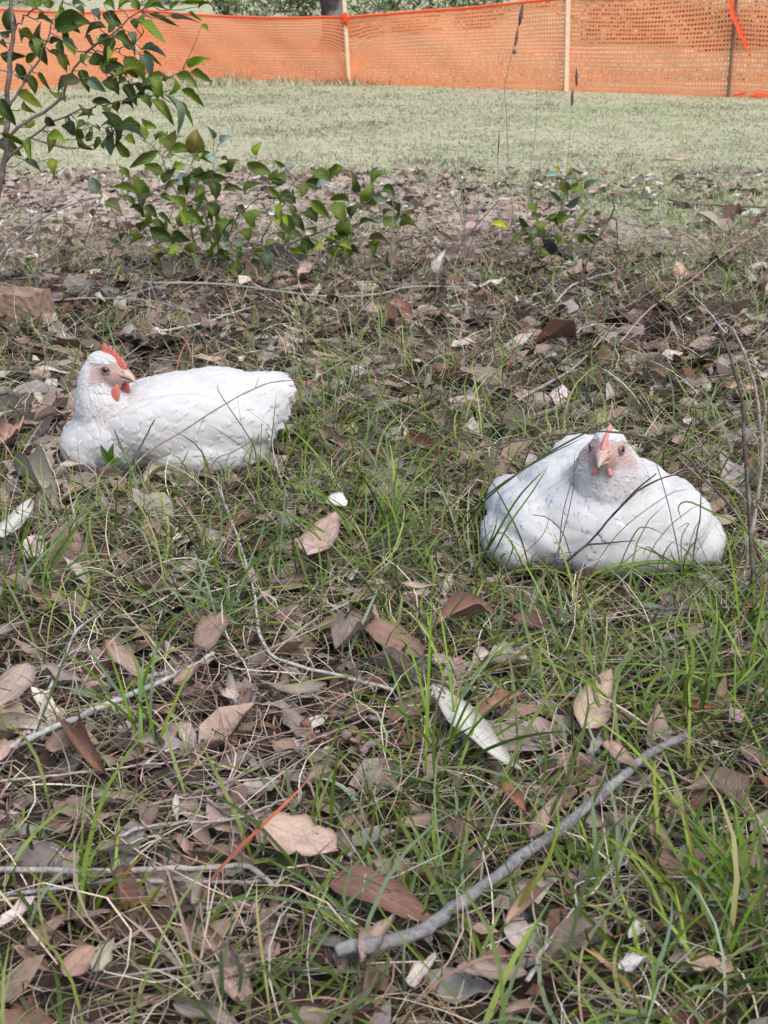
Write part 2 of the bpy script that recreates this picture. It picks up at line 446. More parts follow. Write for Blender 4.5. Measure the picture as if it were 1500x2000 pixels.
GREENS = [((.14, .205, .03), 4), ((.20, .285, .04), 3.4), ((.075, .11, .02), 3.6), ((.145, .205, .08), 2.4), ((.24, .30, .18), 1.6), ((.26, .28, .09), 1.6), ((.30, .20, .06), .25), ((.42, .13, .06), .15)]
STRAWS = [((.42, .34, .26), 4), ((.29, .22, .165), 3.4), ((.58, .50, .41), 3.0), ((.12, .085, .06), 4), ((.33, .21, .15), 2)]
def green_mask(x, y):
    f = field(x, y, 5)
    px = 750 + x * FPX / (y * _cp + CAM_Z * _sp); d = np.arctan2(CAM_Z, y) - R(PITCH); py = 1000 + FPX * np.tan(d)
    def blob(cx, cy, rx, ry): return np.exp(-((px - cx) / rx) ** 2 - ((py - cy) / ry) ** 2)
    g = .30 + .55 * (f - .35)
    g += .75 * blob(720, 950, 260, 210) + .6 * blob(1100, 1230, 420, 110) + .6 * blob(1330, 1330, 260, 170) + .5 * blob(240, 1180, 300, 120)
    g += .65 * blob(1380, 1800, 200, 160) + .4 * blob(860, 1780, 170, 130) + .35 * blob(150, 1720, 190, 120) + .3 * blob(620, 800, 160, 80)
    g += .3 * blob(820, 1480, 120, 200) + .35 * blob(1080, 1660, 200, 90) + .25 * blob(620, 600, 300, 70) + .35 * blob(1320, 560, 220, 70)
    g -= .45 * blob(560, 1370, 230, 130) + .4 * blob(330, 1500, 330, 90) + .4 * blob(1180, 700, 330, 70) + .35 * blob(450, 1880, 300, 100) + .3 * blob(120, 800, 200, 120)
    return np.clip(g, .03, 1)

def near_plants():
    # dry straw lying through the litter
    x, y = scatter(80000, .62, 5.4, margin=1.6)
    k = rng.uniform(0, 1, len(x)) < (.5 + .5 * field(x, y, 9)) * np.clip((5.6 - y) / 1.2, 0, 1) * np.where(y > 2.4, .62, .9); x, y = x[k], y[k]; n = len(x)
    P = np.stack([x, y, gh(x, y) + rng.uniform(0, .02, n)], 1)
    o = strands(P, rng.uniform(0, 6.283, n), rng.uniform(.04, .17, n), rng.uniform(.0009, .0024, n), rng.uniform(.9, 1.6, n), rng.uniform(-.5, .9, n),
                pick_cols(n, STRAWS), 5, 2, rng.normal(0, .9, n), mat=M['straw'], name='dry_grass')
    tag(o, 'tangle of fine dry tan grass stems lying through the leaf litter', 'dry grass', kind='stuff')
    # green blades in clumps
    x, y = scatter(104000, .62, 5.6, margin=1.6)
    k = rng.uniform(0, 1, len(x)) < green_mask(x, y) * np.where(y > 2.5, .46, .60) * np.clip((5.8 - y) / 1.6, 0, 1); x, y = x[k], y[k]
    # pull towards clump centres
    cx = np.round(x / .07 + rng.normal(0, .08, len(x))) * .07 + .02 * np.sin(y * 91); cy = np.round(y / .07) * .07 + .02 * np.sin(x * 77)
    m = rng.uniform(.1, .9, len(x)); x = x * (1 - m * .6) + cx * m * .6; y = y * (1 - m * .6) + cy * m * .6
    n = len(x); P = np.stack([x, y, gh(x, y)], 1)
    far = np.clip((y - 2.6) / 2, 0, 1)
    L = rng.gamma(4.2, .0245, n) * (1 - .45 * far); L = np.clip(L, .03, .21)
    o = strands(P, rng.uniform(0, 6.283, n), L, rng.uniform(.0014, .0044, n) * np.where(y < 1.7, 1.3, 1.0), rng.uniform(.15, 1.25, n), rng.uniform(.1, 1.35, n),
                pick_cols(n, GREENS), 6, 2, rng.normal(0, .5, n), mat=M['grass'], name='grass')
    tag(o, 'green grass blades growing up through the leaf litter', 'grass', kind='stuff')
near_plants()

def lawn():
    n = 240000
    x, y = scatter(n, 4.2, 17.5, p=1.45, margin=1.5)
    nn = 4.2 + .0 * y
    strip = (y < 7.0 + .3 * np.sin(x * 1.7) - 2.2 * np.clip((x - .1) / 1.1, 0, 1)) & (y > 4.5)
    keep = np.where(strip, rng.uniform(0, 1, n) < .12 + .45 * (field(x, y, 3) > .62), True)
    keep &= rng.uniform(0, 1, n) < .30 + .55 * field(x, y, 31)
    x, y = x[keep], y[keep]; n = len(x)
    P = np.stack([x, y, gh(x, y)], 1)
    t = [((.42, .375, .28), 5), ((.34, .345, .215), 3.4), ((.23, .285, .12), 3.4), ((.50, .45, .37), 3.4), ((.13, .145, .08), 2.4), ((.24, .18, .14), 1.8)]
    g = field(x * .6, y * .6, 21)
    col = pick_cols(n, t); gr = np.array((.25, .335, .13))
    gg = np.clip((g - .4) * 3, 0, .6)[:, None]; col = col * (1 - gg) + gr * gg; g2_ = field(x * 1.8, y * .9, 77); col = col * (1 - .45 * np.clip((g2_ - .62) * 4, 0, 1))[:, None]
    wd = rng.uniform(.002, .004, n) * (1 + y * .09)
    o = strands(P, rng.uniform(0, 6.283, n), rng.uniform(.012, .034, n) * (1 + 1.0 * np.clip((8.5 - y) / 3, 0, 1) + .9 * (field(x * 2.5, y * 1.5, 55) > .8)), wd, rng.uniform(.4, 1.45, n), rng.uniform(0, .8, n), col, 2, 2, keep_out=False, mat=M['straw'], name='lawn_grass')
    tag(o, 'short dry green-tan lawn between the soil strip and the orange fence', 'lawn', kind='stuff')
    n = 30000
    x, y = scatter(n, 17, 60, p=1.6, margin=1.35)
    P = np.stack([x, y, gh(x, y)], 1)
    o = strands(P, rng.uniform(0, 6.283, n), rng.uniform(.05, .16, n), rng.uniform(.006, .02, n), rng.uniform(.2, 1.0, n), rng.uniform(0, .8, n), pick_cols(n, t), 2, 2, keep_out=False, mat=M['straw'], name='meadow_grass')
    tag(o, 'rough pale meadow grass beyond the orange fence', 'grass', kind='stuff')
lawn()

# ------------------------------------------------------------------ leaf shapes
def leaf_grid(shape='lance', nl=12, nw=4, curl=.1, fold=.1, roll=0.0, twist=0.0, wave=.03, torn=0.0, bend=0.0, seed=0, crumple=0.0):
    q = random.Random(seed)
    t = np.linspace(0, 1, nl + 1); v = np.linspace(-1, 1, nw + 1)
    if shape == 'lance': w = np.sin(np.pi * t ** .75) ** .9
    elif shape == 'oval': w = np.sin(np.pi * t ** .85) ** .55
    elif shape == 'ovate': w = np.sin(np.pi * t ** .62) ** .85 * (1.02 - .12 * t)
    else: w = np.sin(np.pi * t ** .9) ** .4
    w = np.clip(w, .0, 1.1); w[0] = .04; w[-1] = .02
    T, Vv = np.meshgrid(t, v, indexing='ij'); W = np.repeat(w[:, None], nw + 1, 1)
    if torn:
        e = np.array([[q.uniform(1 - torn, 1) if abs(x) > .9 else 1 for x in v] for _ in t]); W = W * e
    X = T + torn * .06 * np.sin(9 * Vv + seed)
    Yy = Vv * W * .5
    ph = q.uniform(0, 6)
    Z = crumple * np.sin(T * 13 + ph) * np.sin(Vv * 4 + ph * 3) + .6 * crumple * np.sin(T * 23 - ph) * np.cos(Vv * 7 + ph) + fold * np.abs(Vv) * W * .5 + curl * ((T - .45) ** 2 * 4 - .4) + wave * np.sin(T * 11 + ph) * Vv * W + wave * .6 * np.sin(T * 7 + ph * 2)
    if roll:
        a = roll * Vv * W; rr = .5 / max(abs(roll), .1)
        Yy = np.sin(a) * rr; Z = Z + (1 - np.cos(a)) * rr
    if twist:
        a = twist * (T - .5); Yy, Z = Yy * np.cos(a) - Z * np.sin(a), Yy * np.sin(a) + Z * np.cos(a)
    Yy = Yy + bend * (T - .5) ** 2 * 2
    V = np.stack([X - .5, Yy, Z], -1).reshape(-1, 3)
    i = np.arange(nl)[:, None] * (nw + 1) + np.arange(nw)[None, :]
    F = np.stack([i, i + nw + 1, i + nw + 2, i + 1], -1).reshape(-1, 4)
    uv = np.stack([T, Vv * .5 + .5], -1).reshape(-1, 2)
    return V, F, uv
DEAD = {}
for i in range(10):
    q = random.Random(100 + i)
    DEAD['l%d' % i] = mesh_np('dead_leaf_lance', *[a for a in leaf_grid('lance', 12, 4, q.uniform(-.12, .16), q.uniform(-.5, .7), q.choice([0, 0, 1.2, -1.3]), q.uniform(-1.1, 1.1), q.uniform(.02, .08), q.choice([0, .2, .4]), q.uniform(-.25, .25), i, q.uniform(.015, .06))][:2], M['dead'], uv=leaf_grid('lance', 12, 4)[2])
for i in range(10):
    q = random.Random(200 + i)
    DEAD['o%d' % i] = mesh_np('dead_leaf_oval', *[a for a in leaf_grid(q.choice(['oval', 'ovate']), 10, 6, q.uniform(-.15, .2), q.uniform(-.5, .6), q.choice([0, 1.5, -1.6, 2.2]), q.uniform(-.8, .8), q.uniform(.03, .10), q.choice([.1, .3, .5]), q.uniform(-.1, .1), i, q.uniform(.03, .09))][:2], M['dead'], uv=leaf_grid('oval', 10, 6)[2])
for i in range(4):
    DEAD['f%d' % i] = mesh_np('dead_leaf_flat', *leaf_grid(['lance', 'oval', 'ovate', 'oval'][i], 12, 6, .04, .12, 0, .15, .02, [.0, .45, .05, 0][i], [.35, 0, 0, .0][i], 40 + i, .022)[:2], M['dead'], uv=leaf_grid('oval', 12, 6)[2])
GREEN = []
for i in range(7):
    q = random.Random(300 + i)
    a = leaf_grid('ovate' if i % 3 else 'lance', 9, 4, q.uniform(-.30, .06), q.uniform(.1, .8), 0, q.uniform(-.9, .9), q.uniform(.02, .06), (0, .22, .12)[i % 3], q.uniform(-.2, .2), i)
    V = a[0].copy(); V[:, 0] += .5; V[:, 2] -= V[0, 2] * 0
    GREEN.append(mesh_np('green_leaf', V, a[1], M['green'], uv=a[2]))

C_TAN, C_GREY, C_PINK, C_RED, C_DARK, C_PALE, C_CREAM = (.28, .205, .155), (.28, .245, .215), (.38, .275, .235), (.17, .095, .065), (.075, .05, .04), (.62, .60, .56), (.52, .45, .33)
def dead_leaf(key, P, L, W, yaw, tilt=(0, 0), color=C_TAN, name='dead_leaf', zs=None):
    o = bpy.data.objects.new(name, DEAD[key]); COL.objects.link(o)
    o.location = P; o.rotation_euler = Euler((tilt[0], tilt[1], yaw), 'XYZ'); o.scale = (L, W, zs or (L + W) / 2)
    c = np.array(color) * random.uniform(.9, 1.12); o.color = (*c, 1)
    return o
def leaf_px(key, a, b, wpx, color, label, lift=.022, tilt=(0, 0), cat='leaf', name='dead_leaf', stand=0.0):
    """a fallen leaf whose stalk and tip the photograph shows at pixels a and b"""
    lift = lift + .014
    A, B = gp(*a, up=lift), gp(*b, up=lift)
    if stand:                                     # propped up: the upper end stands over the lower one
        lo, hi = (a, b) if a[1] > b[1] else (b, a)
        A = gp(*lo, up=.005); B = pt(*hi, A.y + .02 + .3 * stand * (1 - stand))
    d = B - A; L = d.length; mid = (A + B) / 2
    s = pxm(mid)
    yaw = math.atan2(d.y, d.x); pit = -math.asin(max(-1, min(1, d.z / max(L, 1e-6))))
    o = dead_leaf(key, mid, L, max(wpx / s * (1.0 if stand else 1.25), .012), yaw, (tilt[0], pit + tilt[1]), color, name)
    return tag(o, label, cat)

LANDMARKS = [((920, 1490), 'the silver-green crescent leaf'), ((770, 1310), 'the large oval leaf'), ((590, 1745), 'the ragged tan leaf'), ((745, 1830), 'the long red-brown leaf'), ((1060, 1670), 'the folded tan leaf'), ((700, 1940), 'the lower end of the thick stick'),
    ((1000, 1768), 'the middle of the thick stick'), ((1300, 1530), 'the upper end of the thick stick'), ((955, 1972), 'the flat greyish oval leaf'), ((1380, 1968), 'the crumpled light tan leaf'), ((630, 1105), 'the pale pink leaf'), ((40, 1065), 'the silvery white leaf'), ((230, 1428), 'the pale lichen stick'),
    ((30, 1405), 'the wide pale tan leaf'), ((505, 1270), 'the sharply bent twig'), ((650, 1450), 'the gum nuts'), ((200, 1758), 'the level grey twigs'), ((165, 1960), 'the smooth pinkish oval leaf'), ((365, 1930), 'the pale straw tussock'), ((1155, 1445), 'the propped pale tan leaf'), ((1200, 1325), 'the long reddish twig'),
    ((1430, 1820), 'the broad bright tussock'), ((1055, 1280), 'the dark arched leaf before the hens'), ((870, 740), 'the standing orange-brown leaf'), ((785, 610), 'the glossy hanging leaf'), ((1085, 700), 'the dark arched leaf behind the hens'), ((1440, 790), 'the pink leaf'), ((1330, 540), 'the standing tan leaf'), ((860, 520), 'the papery white leaf'),
    ((610, 560), 'the pale pink curled leaf'), ((40, 600), 'the stone block'), ((290, 610), 'the forked level branch'), ((620, 605), 'the greenish level branch'), ((400, 655), 'the pale bare stick'), ((1250, 778), 'the long brown stick'), ((1425, 940), 'the standing grey leaf'), ((25, 890), 'the pinkish leaf by the hen'), ((100, 738), 'the dark thick stick'),
    ((1140, 565), 'the dark hooked stem'), ((430, 548), 'the leafy bush'), ((1290, 640), 'the orange-brown twig'), ((830, 925), 'the dark rust leaf'), ((60, 1128), 'the bark slab'), ((1470, 1180), 'the tall dead stem'), ((640, 880), 'the tussock behind the tail'), ((1000, 990), 'the wing of the face-on hen'), ((330, 960), 'the front of the side-on hen')]
def litter():
    # small broken fragments, past counting
    n = 22000
    x, y = scatter(n, .62, 7.4, margin=1.6); k = (y < 4.6) | (rng.uniform(0, 1, n) < np.where(x > .9, .2, .5)); x, y = x[k], y[k]; k = ~in_hen(x, y, .8); x, y = x[k], y[k]; n = len(x)
    V0, F0, _ = leaf_grid('oval', 4, 2, .1, .3, 0, .5, .04, .3, 0, 3)
    L = rng.gamma(5, .0085, n) * np.where((y > 2.2) & (y < 4.6), 1.55, 1.1); Wd = L * rng.uniform(.25, .7, n)
    yaw = rng.uniform(0, 6.283, n); pi_ = rng.normal(0, .35, n); ro = rng.normal(0, .4, n)
    B = np.repeat(V0[None], n, 0) * np.stack([L, Wd, L * rng.uniform(-1.6, 1.6, n)], 1)[:, None]
    c, s = np.cos(ro)[:, None], np.sin(ro)[:, None]; B = np.stack([B[..., 0], B[..., 1] * c - B[..., 2] * s, B[..., 1] * s + B[..., 2] * c], -1)
    c, s = np.cos(pi_)[:, None], np.sin(pi_)[:, None]; B = np.stack([B[..., 0] * c + B[..., 2] * s, B[..., 1], -B[..., 0] * s + B[..., 2] * c], -1)
    c, s = np.cos(yaw)[:, None], np.sin(yaw)[:, None]; B = np.stack([B[..., 0] * c - B[..., 1] * s, B[..., 0] * s + B[..., 1] * c, B[..., 2]], -1)
    B += np.stack([x, y, gh(x, y) + rng.uniform(.004, .026, n)], 1)[:, None]
    F = (F0[None] + (np.arange(n) * len(V0))[:, None, None]).reshape(-1, 4)
    col = pick_cols(n, [(C_TAN, 4), (C_GREY, 3), (C_PINK, 2.4), (C_RED, 1.5), (C_DARK, 2.4), ((.56, .5, .43), 1.3)])
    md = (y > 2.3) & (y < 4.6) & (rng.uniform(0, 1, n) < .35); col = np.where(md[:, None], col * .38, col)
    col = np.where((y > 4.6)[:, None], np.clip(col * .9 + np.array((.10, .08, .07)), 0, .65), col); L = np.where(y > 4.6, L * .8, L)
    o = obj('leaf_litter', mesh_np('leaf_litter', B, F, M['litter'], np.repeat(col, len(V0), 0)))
    tag(o, 'layer of small broken dead leaf fragments covering the soil', 'leaf litter', kind='stuff')
    n = 3000
    x, y = scatter(n, .65, 5.2, margin=1.6); P = np.stack([x, y, gh(x, y) + rng.uniform(.004, .025, n)], 1)
    o = strands(P, rng.uniform(0, 6.283, n), rng.uniform(.05, .22, n), rng.uniform(.0014, .0036, n), rng.uniform(1.35, 1.6, n), rng.normal(0, .12, n),
                pick_cols(n, [((.16, .12, .10), 3), ((.30, .26, .23), 2), ((.08, .055, .05), 2), ((.22, .12, .09), 1)]), 4, 4, rng.normal(0, .35, n), mat=M['litter'], name='twig_litter')
    tag(o, 'scatter of fine broken twigs lying over the leaf litter', 'twigs', kind='stuff')
    # countable fallen leaves
    marks = [(gp(*p), t) for p, t in LANDMARKS]
    zones = [(.66, 1.3, 66), (1.3, 1.85, 62), (1.85, 2.65, 52), (2.65, 4.5, 92)]
    kinds = [(C_TAN, 'tan', 4), (C_GREY, 'grey', 3), (C_PINK, 'pinkish', 2), (C_RED, 'red-brown', 1.6), (C_DARK, 'dark brown', 2.8), ((.56, .49, .42), 'pale', 1.8)]
    for y0, y1, cnt in zones:
        for _ in range(cnt):
            while True:
                x, y = scatter(1, y0, y1, margin=1.12); x, y = float(x[0]), float(y[0])
                if not in_hen(np.array(x), np.array(y), 1.1): break
            c, cn, _w = random.choices(kinds, [k[2] for k in kinds])[0]
            key = random.choice([k for k in DEAD if k[0] == 'l'] * 3 + [k for k in DEAD if k[0] == 'o'] * 2); L = random.uniform(.032, .09); W = L * (random.uniform(.2, .34) if key[0] == 'l' else random.uniform(.36, .6))
            o = dead_leaf(key, (x, y, float(gh(x, y)) + random.uniform(.010, .034)), L, W, random.uniform(0, 6.28), (random.gauss(0, .5), random.gauss(0, .3)), c)
            near, nm = min(marks, key=lambda m: (m[0] - o.location).length)
            size = 'small' if L < .048 else 'long' if L > .074 else 'mid-sized'
            tag(o, '%s %s %s dead leaf lying %s %s' % (size, 'narrow' if key[0] == 'l' else 'oval', cn, 'beside' if (near - o.location).length < .12 else 'near', nm), 'leaf', 'fallen dead leaves')
    # pale chips and leaves on the bare strip
    spots = []
    for _ in range(150):
        px = random.uniform(-120, 1600); py = min(random.gauss(356, 20), 410) if random.random() < .62 else random.uniform(370, 510)
        py = max(py, 338)
        P = gp(px, py, .012); L = random.uniform(.025, .07)
        o = dead_leaf(random.choice(list(DEAD)), P, L, L * random.uniform(.4, .8), random.uniform(0, 6.28), (random.gauss(0, .35), random.gauss(0, .3)), random.choice([C_PALE, C_PALE, (.55, .47, .40)]), 'bleached_leaf')
        tag(o, 'small bleached pale leaf on the bare soil strip', 'leaf', 'bleached leaves on the soil strip')
litter()

LP = [  # stalk px, tip px, width px, mesh, colour, label, extras
    ((835, 1408), (1004, 1588), 52, 'f0', (.60, .61, .55), 'long pale silver-green crescent leaf beside a red-brown leaf', dict(lift=.035)),
    ((925, 1462), (1014, 1415), 44, 'o1', (.27, .14, .10), 'folded red-brown leaf behind the silver-green crescent leaf', dict(lift=.03, tilt=(.4, 0))),
    ((1130, 1505), (1186, 1385), 62, 'f2', (.44, .34, .25), 'pale tan leaf propped on edge in tall grass', dict(lift=.04, tilt=(.5, 0))),
    ((715, 1262), (822, 1350), 62, 'f3', (.30, .19, .14), 'large flat brown oval leaf under arching green blades', dict(lift=.028)),
    ((655, 1335), (735, 1255), 58, 'o2', (.26, .22, .20), 'crumpled grey-brown leaf beside the large oval leaf', dict(lift=.035)),
    ((520, 1722), (662, 1765), 96, 'f1', (.50, .37, .29), 'broad pale tan leaf with ragged torn edge', dict(lift=.05, tilt=(.25, .1))),
    ((650, 1725), (690, 1770), 60, 'o4', (.31, .25, .21), 'dull brown leaf tucked behind the ragged tan leaf', dict(lift=.035)),
    ((640, 1792), (852, 1872), 62, 'l2', (.24, .13, .10), 'long dark red-brown leaf reaching the thick grey stick', dict(lift=.03, tilt=(.35, 0))),
    ((982, 1600), (1022, 1668), 26, 'l4', (.48, .20, .13), 'narrow salmon-red leaf near the thick grey stick', dict(lift=.03)),
    ((1030, 1715), (1098, 1622), 52, 'o5', (.40, .29, .24), 'folded tan leaf leaning behind the thick grey stick', dict(lift=.035, tilt=(.5, 0))),
    ((1175, 1545), (1238, 1588), 46, 'f2', (.38, .25, .20), 'small tan pointed leaf resting on the thick grey stick', dict(lift=.045, tilt=(-.2, .2))),
    ((985, 1880), (1042, 1795), 38, 'o6', (.42, .29, .22), 'twisted tan leaf curled beside the thick grey stick', dict(lift=.03, tilt=(.6, 0))),
    ((890, 1962), (1028, 1978), 44, 'f3', (.34, .26, .22), 'flat greyish-tan oval leaf below the thick grey stick', dict(lift=.025)),
    ((795, 1998), (848, 1935), 40, 'o7', (.60, .54, .48), 'whitish rolled leaf below the thick grey stick', dict(lift=.025)),
    ((1200, 1975), (1272, 1962), 40, 'o3', (.62, .62, .60), 'white curled leaf fragment in green blades', dict(lift=.03)),
    ((1330, 1960), (1430, 1975), 60, 'o8', (.46, .33, .25), 'crumpled light tan leaf among bright grass blades', dict(lift=.03)),
    ((600, 1152), (662, 1062), 56, 'f2', (.50, .36, .31), 'pale pink leaf with split end between the hens', dict(lift=.04, tilt=(.2, 0))),
    ((640, 1040), (678, 1055), 34, 'o9', (.72, .71, .70), 'small white leaf fragment behind the pale pink leaf', dict(lift=.05, tilt=(.4, 0))),
    ((10, 1105), (72, 1022), 44, 'f2', (.58, .58, .52), 'silvery white leaf with creases lying in grass', dict(lift=.03)),
    ((40, 965), (120, 1035), 44, 'l7', (.44, .42, .33), 'dull cream leaf above the silvery white leaf', dict(lift=.03)),
    ((95, 965), (180, 944), 20, 'l0', (.56, .50, .38), 'cream leaf in front of the hen with turned head', dict(lift=.03)),
    ((212, 1325), (288, 1412), 34, 'f0', (.40, .28, .22), 'slender tan leaf above the pale grey stick', dict(lift=.04)),
    ((495, 1392), (640, 1405), 44, 'l5', (.30, .25, .20), 'long dull brown leaf under a bent twig', dict(lift=.03)),
    ((385, 1330), (440, 1268), 50, 'o0', (.27, .20, .16), 'brown cupped leaf standing behind the pale grey stick', dict(lift=.035, tilt=(.4, 0))),
    ((340, 1410), (420, 1352), 40, 'o5', (.36, .25, .20), 'reddish tan leaf against the end of the pale grey stick', dict(lift=.035)),
    ((0, 1450), (62, 1362), 62, 'f3', (.44, .35, .29), 'wide pale tan leaf above the pale grey stick', dict(lift=.03)),
    ((85, 1365), (172, 1402), 34, 'l1', (.37, .31, .28), 'pale greyish narrow leaf above the pale grey stick', dict(lift=.03)),
    ((150, 1478), (206, 1572), 46, 'o6', (.27, .15, .11), 'dark reddish curled leaf below the pale grey stick', dict(lift=.03, tilt=(.4, 0))),
    ((108, 1538), (150, 1490), 46, 'f3', (.34, .23, .18), 'round brown leaf below the pale grey stick', dict(lift=.03)),
    ((0, 1560), (58, 1500), 52, 'o2', (.44, .31, .26), 'pinkish crumpled leaf below the pale grey stick', dict(lift=.03)),
    ((135, 1990), (190, 1930), 44, 'f3', (.40, .26, .20), 'smooth pinkish tan oval leaf beside a pale green one', dict(lift=.03, tilt=(.3, 0))),
    ((190, 1990), (225, 1925), 36, 'l3', (.40, .38, .27), 'pale greenish dead leaf next to the pinkish oval one', dict(lift=.035, tilt=(.3, 0))),
    ((700, 1970), (770, 1880), 60, 'o4', (.38, .29, .24), 'tan leaf behind the lower end of the thick grey stick', dict(lift=.03)),
    ((850, 1275), (965, 1245), 44, 'l8', (.29, .17, .13), 'red-brown leaf rolled along its edge under a cream strip', dict(lift=.03, tilt=(.4, 0))),
    ((1000, 1270), (1110, 1290), 34, 'l9', (.20, .105, .075), 'dark red-brown arched leaf in front of the face-on hen', dict(lift=.035)),
    ((838, 770), (906, 705), 58, 'o1', (.30, .16, .085), 'large orange-brown leaf standing upright in litter', dict(stand=.7)),
    ((800, 640), (768, 578), 30, 'l6', (.26, .13, .085), 'glossy red-brown leaf hanging on a horizontal branch', dict(stand=.6)),
    ((1040, 705), (1130, 695), 26, 'o6', (.15, .075, .05), 'dark brown arched leaf in the litter behind the face-on hen', dict(lift=.03, tilt=(.5, 0))),
    ((795, 905), (862, 946), 30, 'l4', (.22, .10, .065), 'dark rust leaf half buried in grass between the hens', dict(lift=.035, tilt=(.4, 0))),
    ((1405, 792), (1478, 795), 36, 'o8', (.56, .34, .29), 'pink leaf behind the tall dead stems', dict(lift=.03)),
    ((1340, 560), (1322, 512), 34, 'f3', (.50, .34, .25), 'rounded tan leaf standing upright with orange tip', dict(stand=.7)),
    ((848, 545), (872, 492), 32, 'o4', (.62, .58, .56), 'whitish papery leaf standing at the foot of dead stems', dict(stand=.7)),
    ((912, 588), (982, 575), 24, 'l3', (.62, .57, .52), 'white leaf lying past the standing papery one', dict(lift=.03)),
    ((582, 572), (632, 552), 26, 'o3', (.50, .38, .33), 'pale pink curled leaf under the leafy bush', dict(lift=.04)),
    ((1272, 330), (1345, 327), 10, 'f3', (.60, .42, .33), 'peach bark slab lying flat on the lawn', dict(lift=.03)),
    ((1230, 362), (1292, 366), 14, 'l1', (.62, .60, .62), 'pale lilac-grey bark strip on the grass edge', dict(lift=.02)),
    ((1420, 445), (1446, 412), 34, 'o6', (.15, .10, .075), 'dark curled leaf upright on a fallen branch', dict(stand=.6)),
    ((1462, 450), (1486, 420), 28, 'o1', (.15, .10, .075), 'dark cupped leaf at the end of a fallen branch', dict(stand=.6)),
    ((1212, 1092), (1178, 1030), 26, 'l5', (.12, .06, .045), 'dark chocolate leaf caught on twigs against the face-on hen', dict(stand=.6)),
    ((1252, 1090), (1312, 1062), 26, 'o7', (.10, .06, .045), 'dark hooked leaf against the face-on hen', dict(lift=.04, tilt=(.5, 0))),
    ((1085, 1135), (1190, 1112), 22, 'l4', (.07, .05, .04), 'blackish flat leaf under the face-on hen', dict(lift=.025)),
    ((1445, 985), (1408, 880), 52, 'l2', (.33, .30, .29), 'grey furrowed leaf standing beside the face-on hen', dict(stand=.7)),
    ((1195, 822), (1188, 745), 24, 'f1', (.46, .43, .41), 'pale grey bark flake standing behind the face-on hen', dict(stand=.8)),
    ((0, 912), (50, 862), 44, 'o2', (.42, .26, .22), 'pinkish leaf beside the hen with turned head', dict(lift=.03, tilt=(.3, 0))),
    ((70, 862), (130, 848), 20, 'l8', (.46, .33, .27), 'narrow peach leaf behind the chest of the side-on hen', dict(lift=.03)),
    ((1260, 1005), (1230, 960), 30, 'o9', (.31, .22, .17), 'tan leaf tucked behind the face-on hen', dict(lift=.03)),
    ((40, 758), (142, 760), 16, 'l0', (.56, .49, .42), 'pale split bark strip under the dark stick', dict(lift=.03)),
    ((820, 1385), (700, 1330), 36, 'l7', (.28, .22, .19), 'grey-brown furrowed leaf crossing a thin twig', dict(lift=.02)),
    ((1250, 1250), (1290, 1258), 24, 'f2', (.13, .22, .13), 'single fallen green leaf in grass in front of the face-on hen', dict(lift=.04, cat='leaf')),
    ((700, 1195), (850, 1215), 14, 'l3', (.55, .46, .36), 'long cream bark strip curled in the grass', dict(lift=.04)),
    ((880, 1670), (905, 1720), 40, 'l9', (.14, .085, .06), 'dark leaf with an orange tip behind the dark thin twig', dict(lift=.03)),
]
for a, b, wpx, key, c, lab, kw in LP: leaf_px(key, a, b, wpx, c, lab, **kw)

# ------------------------------------------------------------------ sticks and twigs
def stick(name, pts, r0, r1, color, label, sides=7, lift=.012, forks=(), cat='stick', rough=.12, world=None, wob=.002, group=None):
    P = [Vector(p) for p in world] if world else [gp(*p, up=lift + r0) for p in pts]
    n = max(10, 4 * len(P)); S = smooth_path(P, n)
    wob = wob * .45; S = [p + Vector((random.gauss(0, wob), random.gauss(0, wob), random.gauss(0, wob * .6))) for p in S]
    rad = [r0 + (r1 - r0) * i / n for i in range(n + 1)]
    for k in range(2, n, random.randint(4, 6)): rad[k] *= 1.14          # nodes
    base = S[0].copy()
    root_forks = list(forks)
    mb = MB(); mb.add(*tube(S, rad, sides, rough))
    if root_forks:
        e = empty(name, base, label, cat, group)
        mb.build('stem', M['bark'], e, base, color=color)
        for f in root_forks:
            Q = [Vector(p) for p in f[0]] if isinstance(f[0][0], Vector) else [gp(*p, up=lift + r0) for p in f[0]]
            st = min(S, key=lambda s: (s - Q[0]).length); Q[0] = st
            T = smooth_path(Q, 8); T = [T[0]] + [p + Vector((random.gauss(0, wob), random.gauss(0, wob), random.gauss(0, wob * .6))) for p in T[1:]]
            m2 = MB(); m2.add(*tube(T, [f[1] * (1 - .55 * i / 8) for i in range(9)], 5, rough)); m2.build('side_twig', M['bark'], e, base, color=color)
        return e
    o = mb.build(name, M['bark'], None, base, color=color); o.location = base
    return tag(o, label, cat, group)
GR, BR, DK, PL = (.30, .30, .31), (.21, .16, .13), (.07, .05, .045), (.46, .43, .40)
stick('fallen_stick', [(655, 1948), (800, 1915), (885, 1860), (1000, 1768), (1110, 1682), (1200, 1602), (1272, 1540), (1335, 1508)], .0064, .0044, (.205, .20, .20), 'thick straight grey stick lying diagonally over the grass', 9, .042, wob=.0022, rough=.13)
stick('fallen_stick', [(-40, 1552), (0, 1535), (100, 1488), (230, 1428), (350, 1375), (418, 1332)], .0048, .0026, (.42, .42, .40), 'pale lichen-grey stick lying across brown leaves', 8, .036)
stick('dry_twig', [(428, 985), (470, 1100), (498, 1200), (506, 1270), (540, 1328), (640, 1358), (770, 1392)], .0022, .0024, PL, 'thin pale twig bent sharply among green blades', 6, .03)
stick('dry_twig', [(70, 1495), (100, 1405), (132, 1330), (152, 1285), (205, 1240)], .0020, .0012, (.52, .49, .46), 'whitish forked twig above the pale grey stick', 5, .035, forks=[([(152, 1285), (140, 1230), (135, 1205)], .0013), ([(132, 1330), (190, 1300)], .0012)])
